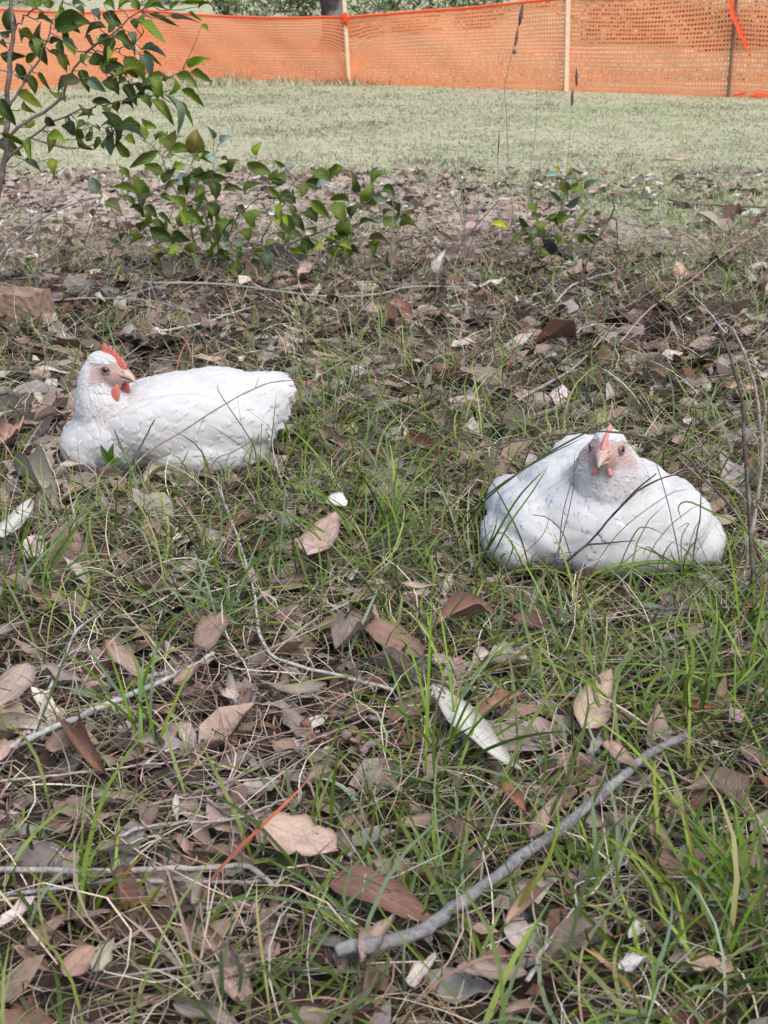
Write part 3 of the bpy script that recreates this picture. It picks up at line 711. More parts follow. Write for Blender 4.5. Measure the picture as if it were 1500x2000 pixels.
stick('fallen_stick', [(-30, 1752), (200, 1758), (380, 1752), (480, 1748), (535, 1786)], .0030, .0024, (.36, .33, .31), 'long grey twig lying level beside the ragged tan leaf', 7, .03)
stick('fallen_stick', [(20, 1792), (230, 1765), (420, 1768), (560, 1764)], .0024, .0018, (.33, .30, .29), 'second grey twig lying along the long level one', 6, .024)
stick('fallen_stick', [(330, 1800), (480, 1798), (520, 1802)], .0042, .0040, (.25, .20, .17), 'short blunt brown twig below the level grey twigs', 7, .012)
stick('dry_twig', [(560, 1786), (700, 1768), (880, 1742), (1005, 1710)], .0020, .0012, (.17, .09, .075), 'thin dark red twig touching the thick grey stick', 5, .03)
stick('dry_twig', [(280, 1620), (420, 1580), (580, 1502), (725, 1438)], .0022, .0015, (.26, .19, .17), 'straight brown twig slanting past the gum nuts', 5, .025)
stick('dry_twig', [(340, 1555), (470, 1500), (560, 1470), (610, 1462)], .0019, .0014, (.24, .14, .12), 'reddish twig ending beside the gum nuts', 5, .025)
stick('dry_twig', [(0, 1575), (130, 1562), (270, 1545), (370, 1535)], .0016, .0010, (.44, .38, .33), 'fine straw-coloured twig under the pale grey stick', 5, .03)
stick('dry_twig', [(230, 1690), (320, 1662), (440, 1655), (520, 1630), (560, 1610)], .0022, .0012, (.37, .31, .28), 'wavy pale twig above the level grey twigs', 5, .03)
stick('dry_twig', [(300, 1500), (370, 1590), (445, 1640), (500, 1680)], .0018, .0012, (.15, .11, .10), 'dark kinked twig crossing the brown twigs', 5, .03)
stick('dry_twig', [(770, 1412), (880, 1375), (960, 1340), (1035, 1300)], .0022, .0014, (.30, .25, .22), 'grey-brown twig beside the large oval leaf', 5, .03)
stick('dry_twig', [(780, 1400), (900, 1375), (1000, 1345), (1150, 1326), (1280, 1326), (1362, 1342)], .0021, .0013, (.28, .18, .14), 'long reddish twig lying level in front of the face-on hen', 5, .03)
stick('dry_twig', [(900, 1275), (1050, 1268), (1200, 1228), (1330, 1232), (1520, 1225)], .0022, .0018, (.18, .14, .12), 'long dark twig lying level under the face-on hen', 5, .03)
stick('dry_twig', [(945, 1450), (1010, 1468), (1062, 1492)], .0030, .0030, (.34, .33, .32), 'short grey stick beside the silver-green crescent leaf', 7, .025)
stick('fallen_stick', [(640, 1408), (760, 1430), (800, 1465), (835, 1480)], .0036, .0028, (.27, .25, .24), 'mossy grey stick half hidden by the crescent leaf', 7, .01)
stick('dry_twig', [(1030, 1995), (1060, 1925), (1120, 1845), (1190, 1775), (1240, 1735)], .0022, .0010, (.42, .37, .34), 'branched pale twig beside the thick grey stick', 5, .04, forks=[([(1120, 1845), (1130, 1795), (1250, 1782)], .0014), ([(1060, 1925), (1052, 1880), (940, 1930)], .0015)])
stick('dry_twig', [(740, 1195), (640, 1230), (560, 1290)], .0022, .0018, (.36, .34, .31), 'pale grey twig under the pale pink leaf', 5, .025)
stick('dry_twig', [(330, 1192), (430, 1245), (505, 1275)], .0017, .0013, (.28, .25, .22), 'thin grey twig meeting the sharply bent one', 5, .03)
stick('fallen_stick', [(-20, 982), (70, 975), (180, 962), (300, 945)], .0050, .0036, (.16, .12, .10), 'dark rotten stick lying in front of the side-on hen', 7, .006)
stick('fallen_stick', [(-30, 1130), (60, 1128), (140, 1122)], .011, .009, (.10, .075, .065), 'dark brown weathered slab of bark in grass', 8, .0)
stick('fallen_stick', [(-30, 742), (60, 738), (145, 736)], .0105, .0085, (.15, .115, .10), 'dark thick stick behind the head of the side-on hen', 8, .01)
stick('fallen_stick', [(-30, 632), (130, 608), (290, 610), (382, 636), (460, 640)], .0040, .0024, (.30, .27, .25), 'grey branch lying level past the stone block', 6, .03, forks=[([(215, 612), (310, 582), (400, 572)], .0026)])
stick('fallen_stick', [(300, 578), (420, 580), (510, 590), (640, 606), (740, 600), (800, 586), (900, 585)], .0044, .0030, (.30, .29, .25), 'greenish grey branch lying level behind the hens', 6, .035, forks=[([(735, 600), (720, 615), (690, 655)], .0020)])
stick('fallen_stick', [(315, 672), (400, 655), (440, 640), (500, 620)], .0036, .0026, (.50, .45, .40), 'pale bare stick above the side-on hen', 6, .03)
stick('fallen_stick', [(985, 850), (1090, 812), (1200, 785), (1300, 770), (1400, 757), (1530, 735)], .0068, .0058, (.22, .17, .14), 'long brown stick lying behind the face-on hen', 8, .01)
stick('fallen_stick', [(1010, 812), (1120, 745), (1180, 680), (1200, 655)], .0034, .0014, (.36, .31, .28), 'grey twig rising behind the face-on hen', 6, .03)
stick('dry_twig', [(1210, 708), (1268, 640), (1360, 570), (1420, 520), (1500, 470)], .0024, .0018, (.42, .28, .20), 'orange-brown straight twig across the back litter', 5, .05)
stick('dry_twig', [(1412, 690), (1375, 640), (1340, 602)], .0026, .0016, PL, 'short bleached twig behind the tall dead stems', 5, .05)
stick('dry_twig', [(1085, 612), (1115, 580), (1160, 562), (1200, 548), (1172, 520), (1152, 512)], .0036, .0014, (.45, .41, .38), 'bleached crooked twig at the foot of the dark hooked stem', 6, .03)
stick('fallen_stick', [(1305, 402), (1350, 408), (1400, 412), (1530, 418)], .0060, .0050, (.20, .16, .14), 'dark branch lying at the lawn edge', 7, .02)
stick('fallen_stick', [(1315, 404), (1362, 408)], .014, .012, (.12, .10, .09), 'short dark charred stick on the lawn edge', 8, .0)
stick('dry_twig', [(610, 790), (690, 735), (740, 705)], .0020, .0012, (.36, .30, .24), 'straw-brown twig leaning beside the tail of the side-on hen', 5, .05)

# twigs standing in front of the hens
V_ = lambda px, py, Y: pt(px, py, Y)
YR = 1.79
stick('dry_twig', None, .0024, .0010, (.06, .045, .045), 'black forked twig slanting in front of the face-on hen', 6, cat='twig', wob=.0008,
      world=[gp(1055, 1160, .0), V_(1092, 1110, YR), V_(1152, 1058, YR), V_(1200, 1002, YR), V_(1248, 952, YR), V_(1282, 925, YR)],
      forks=[([V_(1202, 1004, YR), V_(1242, 962, YR - .01), V_(1288, 936, YR - .02), V_(1325, 927, YR - .02)], .0018), ([V_(1150, 1070, YR), V_(1190, 1060, YR - .01), V_(1240, 1056, YR - .015)], .0016)])
stick('dry_twig', None, .0023, .0012, (.12, .09, .075), 'long arching brown twig over the head of the face-on hen', 6, cat='twig', wob=.0008,
      world=[gp(1500, 1130, .0), V_(1462, 1040, 1.80), V_(1420, 980, 1.80), V_(1370, 930, 1.80), V_(1345, 896, 1.80), V_(1295, 866, 1.80), V_(1225, 847, 1.80), V_(1150, 843, 1.81), V_(1065, 853, 1.82), V_(985, 866, 1.83), V_(905, 878, 1.84)])
stick('dry_twig', None, .0011, .0006, (.13, .07, .06), 'thin dark wiry stem across the face-on hen', 4, cat='twig', wob=.0006,
      world=[gp(1130, 1165), V_(1117, 1095, 1.78), V_(1098, 1040, 1.78), V_(1070, 1012, 1.78), V_(1040, 1005, 1.78)])
stick('dead_weed', None, .0038, .0018, (.10, .07, .06), 'tall dark dead stem beside the face-on hen', 6, cat='plant', wob=.0012,
      world=[gp(1475, 1195), V_(1468, 1080, 1.72), V_(1463, 980, 1.74), V_(1455, 880, 1.76), V_(1450, 790, 1.77), V_(1430, 710, 1.78), V_(1403, 638, 1.80)],
      forks=[([V_(1456, 870, 1.76), V_(1440, 905, 1.74), V_(1400, 945, 1.73), V_(1372, 970, 1.72)], .0012), ([V_(1452, 810, 1.77), V_(1475, 805, 1.77), V_(1520, 815, 1.77)], .0012)])
stick('dead_weed', None, .0034, .0016, (.34, .28, .24), 'pale grey dead stem leaning behind the tall dark one', 6, cat='plant', wob=.0014,
      world=[gp(1455, 1120), V_(1475, 1000, 1.92), V_(1488, 900, 1.93), V_(1482, 800, 1.94), V_(1465, 720, 1.95), V_(1430, 640, 1.96)],
      forks=[([V_(1484, 850, 1.93), V_(1495, 780, 1.94), V_(1468, 690, 1.95)], .0020)])
stick('dead_weed', None, .0012, .0007, (.10, .06, .045), 'thin upright reddish stem rising before the face-on hen', 4, cat='plant', wob=.0006,
      world=[gp(1352, 1175), V_(1355, 1080, 1.77), V_(1368, 1000, 1.77), V_(1372, 880, 1.77), V_(1374, 790, 1.78)])
stick('dead_weed', None, .0011, .0006, (.14, .12, .09), 'fine seed stalk with dark beads before the face-on hen', 4, cat='plant', wob=.0005,
      world=[gp(1340, 1185), V_(1325, 1080, 1.76), V_(1305, 985, 1.76), V_(1290, 930, 1.76), V_(1282, 908, 1.76)])
YL = 2.22
stick('dry_twig', None, .0022, .0012, (.07, .055, .05), 'short black twig poking up before the side-on hen', 5, cat='twig', wob=.0008,
      world=[gp(246, 955), V_(262, 895, YL), V_(280, 862, YL), V_(302, 820, YL)], forks=[([V_(262, 895, YL), V_(248, 885, YL), V_(258, 872, YL)], .0012)])
stick('dry_twig', None, .0018, .0010, (.33, .28, .24), 'slanting dry stalk across the side of the side-on hen', 5, cat='twig', wob=.0006,
      world=[gp(200, 985), V_(280, 891, YL), V_(360, 840, YL), V_(440, 789, YL), V_(516, 751, YL), V_(572, 742, YL)], forks=[([V_(440, 789, YL), V_(400, 815, YL), V_(385, 850, YL)], .0009), ([V_(500, 758, YL), V_(506, 735, YL)], .0009)])
stick('dry_twig', None, .0014, .0008, (.20, .15, .12), 'kinked dry twig low before the tail of the side-on hen', 5, cat='twig', wob=.0008,
      world=[gp(390, 970), V_(420, 900, YL), V_(450, 885, YL), V_(482, 868, YL)])

# thin dead stems and stalks behind
def stem(pxs, Y, r, color, label, forks=(), name='dead_weed'):
    W = [gp(*pxs[0])] ; Y = W[0].y if Y is None else Y
    W += [pt(*p, Y) for p in pxs[1:]]
    F = [([pt(*p, Y) for p in f], r * .75) for f in forks]
    return stick(name, None, r, r * .4, color, label, 5, cat='plant', world=W, forks=F, wob=.0015)
stem([(915, 592), (910, 500), (905, 400), (885, 310)], None, .0030, (.20, .16, .14), 'bare brown stem past the leafy bush', [[(908, 470), (900, 420), (872, 360)], [(910, 500), (930, 440), (935, 380)]])
stem([(840, 565), (880, 510), (905, 470), (940, 430), (976, 390)], None, .0040, (.16, .13, .12), 'slanting dark branch crossing the bare brown stem')
stem([(765, 560), (766, 470), (772, 400), (800, 350)], None, .0026, (.24, .20, .18), 'thin upright stem at the edge of the leafy bush', [[(768, 440), (790, 410)], [(770, 410), (760, 370)]])
stem([(1128, 572), (1148, 505), (1180, 445), (1199, 410), (1197, 390), (1204, 380)], None, .0046, (.12, .09, .08), 'dark hooked stem behind the face-on hen', [[(1190, 428), (1204, 432), (1206, 490)], [(1140, 530), (1143, 560)]])
stem([(1040, 545), (1062, 530), (1090, 490), (1100, 470)], None, .0030, (.14, .10, .09), 'low dark stem at the foot of the small bush')
stem([(72, 600), (75, 520), (80, 430), (92, 345)], None, .0024, (.26, .20, .18), 'thin brown stem beside the stone block', [[(75, 500), (60, 430), (55, 360)]])
stem([(178, 590), (172, 500), (166, 470), (190, 405), (200, 385)], None, .0024, (.20, .14, .13), 'thin red-brown stem by the leafy bush')
stem([(212, 585), (215, 500), (232, 455)], None, .0026, (.15, .15, .12), 'short sprouting stem by the leafy bush', [[(222, 480), (245, 470)], [(217, 500), (205, 465)]])
stem([(60, 560), (45, 525), (20, 470), (-10, 440)], None, .0026, (.24, .2, .18), 'crooked grey stem above the stone block', [[(50, 540), (15, 545), (-10, 552)]])
arch = stem([(-60, 560), (0, 498), (60, 440), (110, 412), (165, 392), (202, 384)], None, .0048, (.30, .26, .24), 'bare arching stem reaching over the soil strip')

# tall seeding grass
def culm(pxs, r, label, heads):
    P = [gp(*pxs[0])]; Y = P[0].y; P += [pt(*p, Y) for p in pxs[1:]]
    base = P[0].copy(); e = empty('seeding_grass', base, label, 'grass', None)
    S = smooth_path(P, 20); mb = MB(); mb.add(*tube(S, [r * (1 - .6 * i / 20) for i in range(21)], 5)); mb.build('stalk', M['bark'], e, base, color=(.28, .27, .18))
    for (hx, hy, tx, ty, w) in heads:
        A, B = pt(hx, hy, Y), pt(tx, ty, Y); mb = MB()
        T = smooth_path([A, (A + B) / 2, B], 6); mb.add(*tube(T, [w * f for f in (.3, .8, 1, .95, .8, .5, .1)], 6, .2)); mb.build('seed_head', M['bark'], e, base, color=(.14, .09, .08))
    return e
culm([(1012, 480), (998, 380), (992, 300), (989, 220), (986, 170), (1000, 105), (1022, 5)], .0026, 'very tall thin grass stalk with dark seed heads before the orange fence', [(1006, 90, 1012, 55, .006), (1014, 50, 1022, 4, .007), (1003, 105, 1007, 95, .007)])
culm([(1028, 480), (1035, 340), (1045, 270), (1049, 200), (1046, 120)], .0016, 'fine pale grass stalk beside the very tall one', [])
culm([(972, 470), (972, 320), (975, 250), (985, 190)], .0020, 'brownish grass stalk leaning on the very tall one', [(972, 310, 976, 255, .0025)])
culm([(1098, 460), (1108, 330), (1114, 250), (1117, 205), (1124, 160), (1126, 130)], .0014, 'thin grass stalk with two dark seed heads near the small bush', [(1117, 207, 1118, 172, .006), (1126, 168, 1126, 130, .006)])
culm([(1520, 420), (1492, 370), (1462, 312)], .0020, 'leaning dark grass stalk by the fallen branch', [])

# ------------------------------------------------------------------ stone block at the left
def block():
    base = gp(40, 645); bm = bmesh.new(); bmesh.ops.create_cube(bm, size=1)
    bmesh.ops.subdivide_edges(bm, edges=bm.edges, cuts=7, use_grid_fill=True)
    for v in bm.verts:
        x, y, z = v.co
        n = .03 * math.sin(9 * x + 4 * z) + .03 * math.sin(11 * y + 7 * z + 1) + .022 * math.sin(23 * x + 17 * y + 13 * z)
        if x > .2: x = .2 + (x - .2) * (.5 + .5 * (.5 - z))            # broken sloping end
        v.co = Vector((x * .165, y * .10, (z + .5) * .105)) * (1 + n) + Vector((random.gauss(0, .0012), random.gauss(0, .0012), random.gauss(0, .0012)))
    me = bpy.data.meshes.new('stone_block'); bm.to_mesh(me); bm.free(); me.materials.append(M['brick'])
    o = obj('stone_block', me, None, (base.x, base.y + .05, base.z - .008)); o.rotation_euler = (0, 0, R(-14))
    tag(o, 'weathered brown broken stone block half sunk in litter', 'block')
block()

# ------------------------------------------------------------------ gum nuts
def gum_nuts():
    prof = [(0, 0), (.0028, .0004), (.0046, .0030), (.0050, .0058), (.0042, .0084), (.0030, .0094), (.0024, .0088), (0, .0074)]
    V = []; F = []; k = 10
    for r, z in prof:
        for q in range(k): V.append((r * math.cos(6.2832 * q / k), r * math.sin(6.2832 * q / k), z))
    for i in range(len(prof) - 1):
        for q in range(k): F.append((i * k + q, i * k + (q + 1) % k, (i + 1) * k + (q + 1) % k, (i + 1) * k + q))
    T, G = tube([Vector((0, 0, 0)), Vector((.0005, .0004, -.004)), Vector((.001, 0, -.008))], .0008, 5)
    mb = MB(); mb.add(V, F); mb.add(T, G)
    me = bpy.data.meshes.new('gum_nut'); me.from_pydata(mb.V, [], mb.F); me.polygons.foreach_set('use_smooth', [True] * len(me.polygons)); me.materials.append(M['bark'])
    for (px, py) in ((612, 1478), (604, 1455), (645, 1420), (672, 1478), (735, 1465), (700, 1462)):
        o = obj('gum_nut', me, None, gp(px, py, .022), (.20, .105, .085)); o.rotation_euler = (random.uniform(.3, 2.2), random.uniform(-.5, .5), random.uniform(0, 6))
        o.scale = (1.25,) * 3
        tag(o, 'small round reddish-brown gum nut at the end of the twigs', 'gum nut', 'gum nuts in the litter')
gum_nuts()

# ------------------------------------------------------------------ leafy shrubs
G_D, G_M, G_B, G_SKY, G_Y, G_BR = (.062, .092, .018), (.125, .185, .022), (.21, .31, .025), (.15, .20, .13), (.22, .25, .03), (.16, .09, .04)  # bluish leaf tones, here and in the leaf lists: sky reflection painted into colour
def leafy(name, label, cat, base, stems, leaves, scale, off, Y0, jit, group=None, extra=0, r=.004, barkcol=(.17, .13, .11)):
    """stems: world polylines with radius; leaves: (base, tip, width, colour) in crop pixels -> a leaf object each on a twig of its own"""
    e = empty(name, base, label, cat, group)
    samples = []
    for k, (P, r0, r1, nm) in enumerate(stems):
        S = smooth_path(P, 22); S = [p + Vector((random.gauss(0, .002), random.gauss(0, .003), random.gauss(0, .002))) for p in S]
        mb = MB(); mb.add(*tube(S, [r0 + (r1 - r0) * i / 22 for i in range(23)], 6, .08)); mb.build(nm, M['trunk'] if False else M['bark'], e, base, color=barkcol)
        samples += S[3:]
    L_ = []
    for (bx, by, tx, ty, wd, c) in leaves:
        Y = Y0 + random.uniform(-jit, jit)
        A = pt(off[0] + bx / scale, off[1] + by / scale, Y); B = pt(off[0] + tx / scale, off[1] + ty / scale, Y + random.uniform(-.02, .02))
        L_.append((A, B, wd / scale / pxm(A), c))
    for _ in range(extra):
        s = random.choice(samples); d = Vector((random.gauss(0, 1), random.gauss(0, 1), random.gauss(-.1, .7))).normalized()
        A = s + d * random.uniform(.02, .07); L_.append((A, A + (d + Vector((0, 0, -.4))).normalized() * random.uniform(.025, .08), random.uniform(.012, .035), random.choice([G_D, G_M, G_M, G_M, G_Y, G_D, G_B])))
    tw = MB()
    for A, B, wd, c in L_:
        st = min(samples, key=lambda s: (s - A).length + (.3 if s.z > A.z + .02 else 0))
        m = (st + A) / 2 + Vector((random.gauss(0, .006), random.gauss(0, .006), -.1 * (st - A).length + random.gauss(0, .004)))
        tw.add(*tube(smooth_path([st, m, A], 6), [.0016, .0015, .0014, .0012, .001, .0009, .0008], 4))
        d = B - A; L = d.length; X = d.normalized()
        nrm = Vector((random.gauss(0, .5), -1 + random.gauss(0, .3), .7 + random.gauss(0, .45))); Z = (nrm - X * nrm.dot(X)).normalized(); Yv = Z.cross(X)
        Mt = Matrix((X, Yv, Z)).transposed().to_4x4(); Mt.translation = A - base
        o = bpy.data.objects.new('leaf', random.choice(GREEN)); link(o, e)
        o.matrix_basis = Mt @ Matrix.Diagonal((L * 1.02, max(wd * 1.15, .008), L * 1.0, 1))
        o.color = (*(np.array(c) * random.uniform(.8, 1.25)), 1)
    tag(tw.build('twigs', M['bark'], e, base, color=barkcol), kind='stuff')
    return e
# sapling at the left edge
sb = gp(-70, 640); YS = sb.y - .02
def c1(x, y): return (x / 3.571, y / 3.571)
def SP(*pp): return [pt(*c1(x, y), YS) for x, y in pp]
S_st = [([sb, pt(-30, 480, YS)] + SP((5, 1300), (40, 1100), (50, 880), (55, 650), (80, 350), (95, 190), (70, 30), (60, -300), (75, -700)), .0095, .004, 'trunk'),
        (SP((40, 1000), (90, 930), (260, 800), (420, 690), (470, 580), (520, 470), (620, 350), (800, 230), (950, 90), (1110, 0), (1250, -80)), .0048, .0012, 'branch'),
        (SP((40, 1120), (150, 1020), (320, 880), (480, 800), (620, 760), (720, 735), (860, 700), (1050, 660), (1250, 630)), .0036, .001, 'branch'),
        (SP((55, 760), (150, 600), (230, 480), (300, 370), (350, 200), (420, 60), (480, -200)), .0036, .0014, 'branch'),
        (SP((95, 210), (180, 110), (290, 30), (420, -60)), .003, .001, 'branch'),
        (SP((620, 350), (760, 355), (880, 320), (1000, 250)), .0024, .001, 'branch'),
        (SP((480, 800), (560, 850), (700, 880), (800, 890)), .0018, .0008, 'branch'),
        (SP((700, 470), (850, 560), (1000, 590), (1130, 560), (1280, 480)), .0022, .0008, 'branch')]
S_lv = [(270, 150, 312, 450, 110, G_D), (380, 200, 640, 160, 130, G_D), (460, 110, 400, 230, 80, G_D), (720, 90, 850, 170, 90, G_D), (840, 160, 750, 220, 80, G_D), (975, 165, 1150, 305, 110, G_B), (985, 340, 1165, 390, 50, G_SKY), (1300, 465, 1465, 410, 55, G_B), (1230, 515, 1385, 610, 60, G_M), (1270, 620, 1430, 745, 60, G_M), (1160, 640, 1270, 920, 85, G_SKY), (1220, 710, 1355, 880, 35, G_B), (1050, 680, 1215, 860, 80, G_M), (720, 770, 830, 1025, 95, G_D), (790, 900, 765, 1085, 70, G_SKY), (485, 830, 515, 955, 65, (.08, .11, .09)), (560, 490, 625, 650, 70, G_D), (560, 560, 385, 640, 95, (.07, .075, .03)), (620, 540, 740, 640, 80, G_SKY), (640, 700, 780, 715, 45, G_D), (340, 345, 495, 450, 60, G_D), (180, 430, 265, 370, 50, G_M), (0, 370, 180, 380, 80, G_D), (120, 440, 190, 580, 65, G_D), (215, 520, 250, 655, 60, G_M), (270, 500, 355, 635, 35, G_M), (-10, 690, 100, 870, 90, G_D), (0, 930, 185, 1030, 35, G_M), (0, 980, 160, 1090, 90, G_D), (-10, 1090, 25, 1290, 60, G_D), (380, 910, 345, 1065, 60, G_Y), (370, 1100, 375, 1220, 75, G_Y), (170, 1110, 285, 1195, 40, G_SKY), (165, 700, 250, 790, 60, G_Y), (710, 500, 820, 400, 85, G_B), (730, 510, 870, 460, 50, G_SKY), (900, 220, 945, 310, 60, G_SKY), (800, 240, 930, 330, 80, G_D), (980, 380, 1060, 540, 95, (.09, .14, .09)), (880, 390, 965, 550, 115, G_M), (870, 590, 960, 740, 75, G_D), (980, 670, 1060, 755, 75, G_M), (1050, 520, 1140, 680, 80, G_M), (820, 60, 950, 5, 55, G_B), (930, 0, 970, 70, 60, G_M), (1000, 50, 1170, 60, 32, G_M), (1040, 105, 1245, 190, 35, G_M), (1180, 110, 1400, 160, 25, G_SKY), (1310, 90, 1405, 150, 28, G_M), (1410, 170, 1455, 220, 34, G_B), (1270, 10, 1500, 20, 32, G_B), (1380, 45, 1500, 40, 28, G_M), (60, 50, 65, 240, 85, G_D), (50, 0, -20, 50, 60, G_M), (180, 0, 260, 55, 75, G_M), (260, 130, 380, 165, 50, G_D), (500, 20, 600, 40, 40, G_SKY), (530, 50, 590, 110, 70, G_D), (720, 20, 800, 70, 60, G_M), (460, 270, 530, 385, 65, G_B), (440, 280, 545, 345, 42, G_SKY), (340, 290, 460, 300, 42, G_D), (650, 370, 700, 460, 95, G_D), (760, 430, 840, 560, 80, G_D), (720, 560, 840, 650, 100, G_D), (590, 250, 650, 330, 60, (.09, .11, .09)), (700, 240, 790, 320, 85, G_D), (860, 300, 950, 390, 75, G_D), (560, 430, 630, 390, 60, G_M), (1130, 560, 1210, 545, 30, G_M), (350, 60, 300, -30, 70, G_M), (620, 0, 700, -40, 60, G_M), (820, 890, 1010, 960, 40, G_SKY), (320, 815, 390, 880, 60, (.05, .03, .02)), (660, 880, 700, 920, 30, G_SKY), (640, 750, 615, 830, 25, G_SKY), (0, 280, 50, 330, 40, G_D), (0, 225, 70, 255, 45, G_SKY), (1190, 70, 1260, 0, 40, G_M), (100, 520, 130, 560, 35, G_M), (0, 820, 30, 870, 60, G_B), (850, 720, 930, 755, 45, G_D), (830, 700, 820, 770, 30, G_D), (1000, 620, 1090, 650, 35, G_M), (430, 640, 470, 560, 25, G_M), (500, 150, 560, 230, 60, G_D), (640, 60, 700, 130, 70, (.08, .11, .08))]
sap = leafy('sapling', 'young tree with broad dark green leaves at the lawn edge', 'tree', sb, S_st, S_lv, 3.571, (0, 0), YS, .09, extra=46)
# leafy bush
bb = gp(430, 548); YB = bb.y
def c2(x, y): return (200 + x / 2.5, 230 + y / 2.5)
def BP(*pp): return [bb + Vector((random.gauss(.1, .1), random.gauss(0, .05), 0))] + [pt(*c2(x, y), YB) for x, y in pp]
b2 = gp(630, 545)
B_st = [(BP((570, 700), (560, 450), (540, 320), (540, 190)), .0045, .0014, 'stem'), (BP((490, 660), (430, 520), (400, 440), (340, 330), (280, 180), (205, 115)), .004, .001, 'stem'),
        (BP((400, 690), (260, 600), (210, 470), (180, 380)), .0034, .001, 'stem'), (BP((540, 690), (480, 380), (440, 250), (440, 180)), .0034, .001, 'stem'),
        ([b2] + [pt(*c2(x, y), YB) for x, y in ((790, 650), (820, 520), (880, 410), (940, 310), (1030, 250))], .004, .001, 'stem'),
        ([b2] + [pt(*c2(x, y), YB) for x, y in ((900, 640), (1060, 560), (1180, 500), (1290, 420), (1330, 330))], .0036, .001, 'stem'),
        ([b2] + [pt(*c2(x, y), YB) for x, y in ((660, 640), (640, 520), (700, 440), (760, 380), (700, 290), (560, 260))], .003, .001, 'stem'),
        ([b2] + [pt(*c2(x, y), YB) for x, y in ((1050, 640), (1200, 600), (1380, 560), (1420, 500))], .003, .001, 'stem')]
B_lv = [(205, 115, 160, 20, 65, G_Y), (190, 5, 265, 55, 38, G_B), (270, 165, 130, 245, 50, G_M), (330, 165, 360, 60, 85, (.17, .17, .03)), (430, 165, 330, 150, 50, G_M), (440, 180, 465, 58, 85, (.18, .15, .03)), (545, 105, 510, 40, 30, G_SKY), (570, 120, 630, 90, 42, (.30, .42, .38)), (300, 270, 205, 225, 45, G_M), (295, 315, 360, 245, 45, G_D), (470, 240, 475, 300, 60, G_D), (130, 300, 80, 235, 32, G_M), (200, 390, 155, 280, 75, G_M), (190, 375, 50, 335, 38, G_M), (160, 420, 90, 380, 30, G_M), (205, 480, 130, 430, 35, G_D), (210, 425, 270, 490, 42, G_D), (350, 310, 470, 305, 65, (.30, .42, .38)), (480, 300, 610, 290, 58, G_D), (540, 310, 560, 400, 62, G_D), (585, 350, 680, 345, 45, G_D), (600, 265, 650, 215, 35, G_D), (690, 365, 775, 315, 36, G_M), (740, 180, 775, 115, 42, G_B), (705, 225, 825, 275, 55, G_M), (500, 185, 550, 245, 45, (.28, .38, .35)), (400, 440, 310, 380, 55, G_M), (410, 460, 500, 520, 62, G_M), (500, 420, 560, 500, 62, G_D), (660, 430, 690, 470, 45, G_D), (715, 530, 770, 450, 75, G_M), (850, 330, 890, 260, 62, G_D), (860, 380, 950, 410, 62, G_D), (990, 320, 970, 390, 42, G_M), (890, 240, 840, 210, 26, G_M), (890, 250, 940, 230, 35, (.28, .38, .35)), (1030, 270, 1120, 300, 65, G_M), (1110, 280, 1180, 240, 42, G_M), (990, 315, 1075, 350, 52, G_D), (1045, 330, 1115, 325, 38, (.30, .42, .38)), (840, 480, 950, 580, 85, G_D), (920, 475, 990, 550, 52, G_D), (1000, 440, 1045, 510, 56, G_D), (1020, 400, 1110, 490, 50, G_M), (1120, 420, 1190, 500, 85, G_M), (1110, 400, 1215, 410, 32, G_M), (1205, 490, 1250, 420, 62, G_D), (1150, 570, 1210, 500, 72, G_M), (1290, 430, 1320, 320, 75, G_M), (1310, 320, 1390, 265, 42, G_M), (1320, 380, 1380, 405, 36, G_SKY), (1370, 480, 1415, 445, 36, G_D), (1250, 520, 1340, 505, 32, G_D), (1370, 495, 1445, 550, 52, G_M), (1300, 590, 1400, 610, 34, G_BR), (970, 590, 1050, 635, 62, G_D), (940, 650, 1000, 660, 42, G_SKY), (180, 550, 225, 510, 52, G_D), (230, 540, 350, 610, 58, G_D), (340, 560, 430, 600, 52, G_D), (240, 500, 310, 540, 38, G_D), (320, 660, 390, 640, 42, G_B), (265, 690, 310, 660, 36, G_M), (410, 655, 460, 610, 46, G_M), (480, 590, 540, 610, 42, G_D), (575, 550, 605, 610, 52, G_SKY), (690, 540, 720, 600, 58, G_M), (800, 620, 850, 600, 42, G_M), (640, 600, 690, 630, 45, G_SKY), (440, 680, 470, 740, 45, G_SKY), (530, 550, 580, 600, 72, G_D), (610, 510, 660, 530, 42, G_D), (740, 650, 780, 690, 45, G_SKY), (790, 650, 820, 730, 52, G_SKY), (860, 560, 890, 600, 42, G_M), (1160, 610, 1220, 640, 38, G_B), (1160, 650, 1215, 690, 42, G_D), (560, 650, 620, 700, 45, G_D), (650, 690, 720, 670, 45, G_D), (360, 700, 420, 690, 40, G_D), (500, 650, 540, 690, 45, G_D)]
leafy('leafy_bush', 'low spreading bush with small green leaves behind the hens', 'bush', bb, B_st, B_lv, 2.5, (200, 230), YB, .12, extra=105)
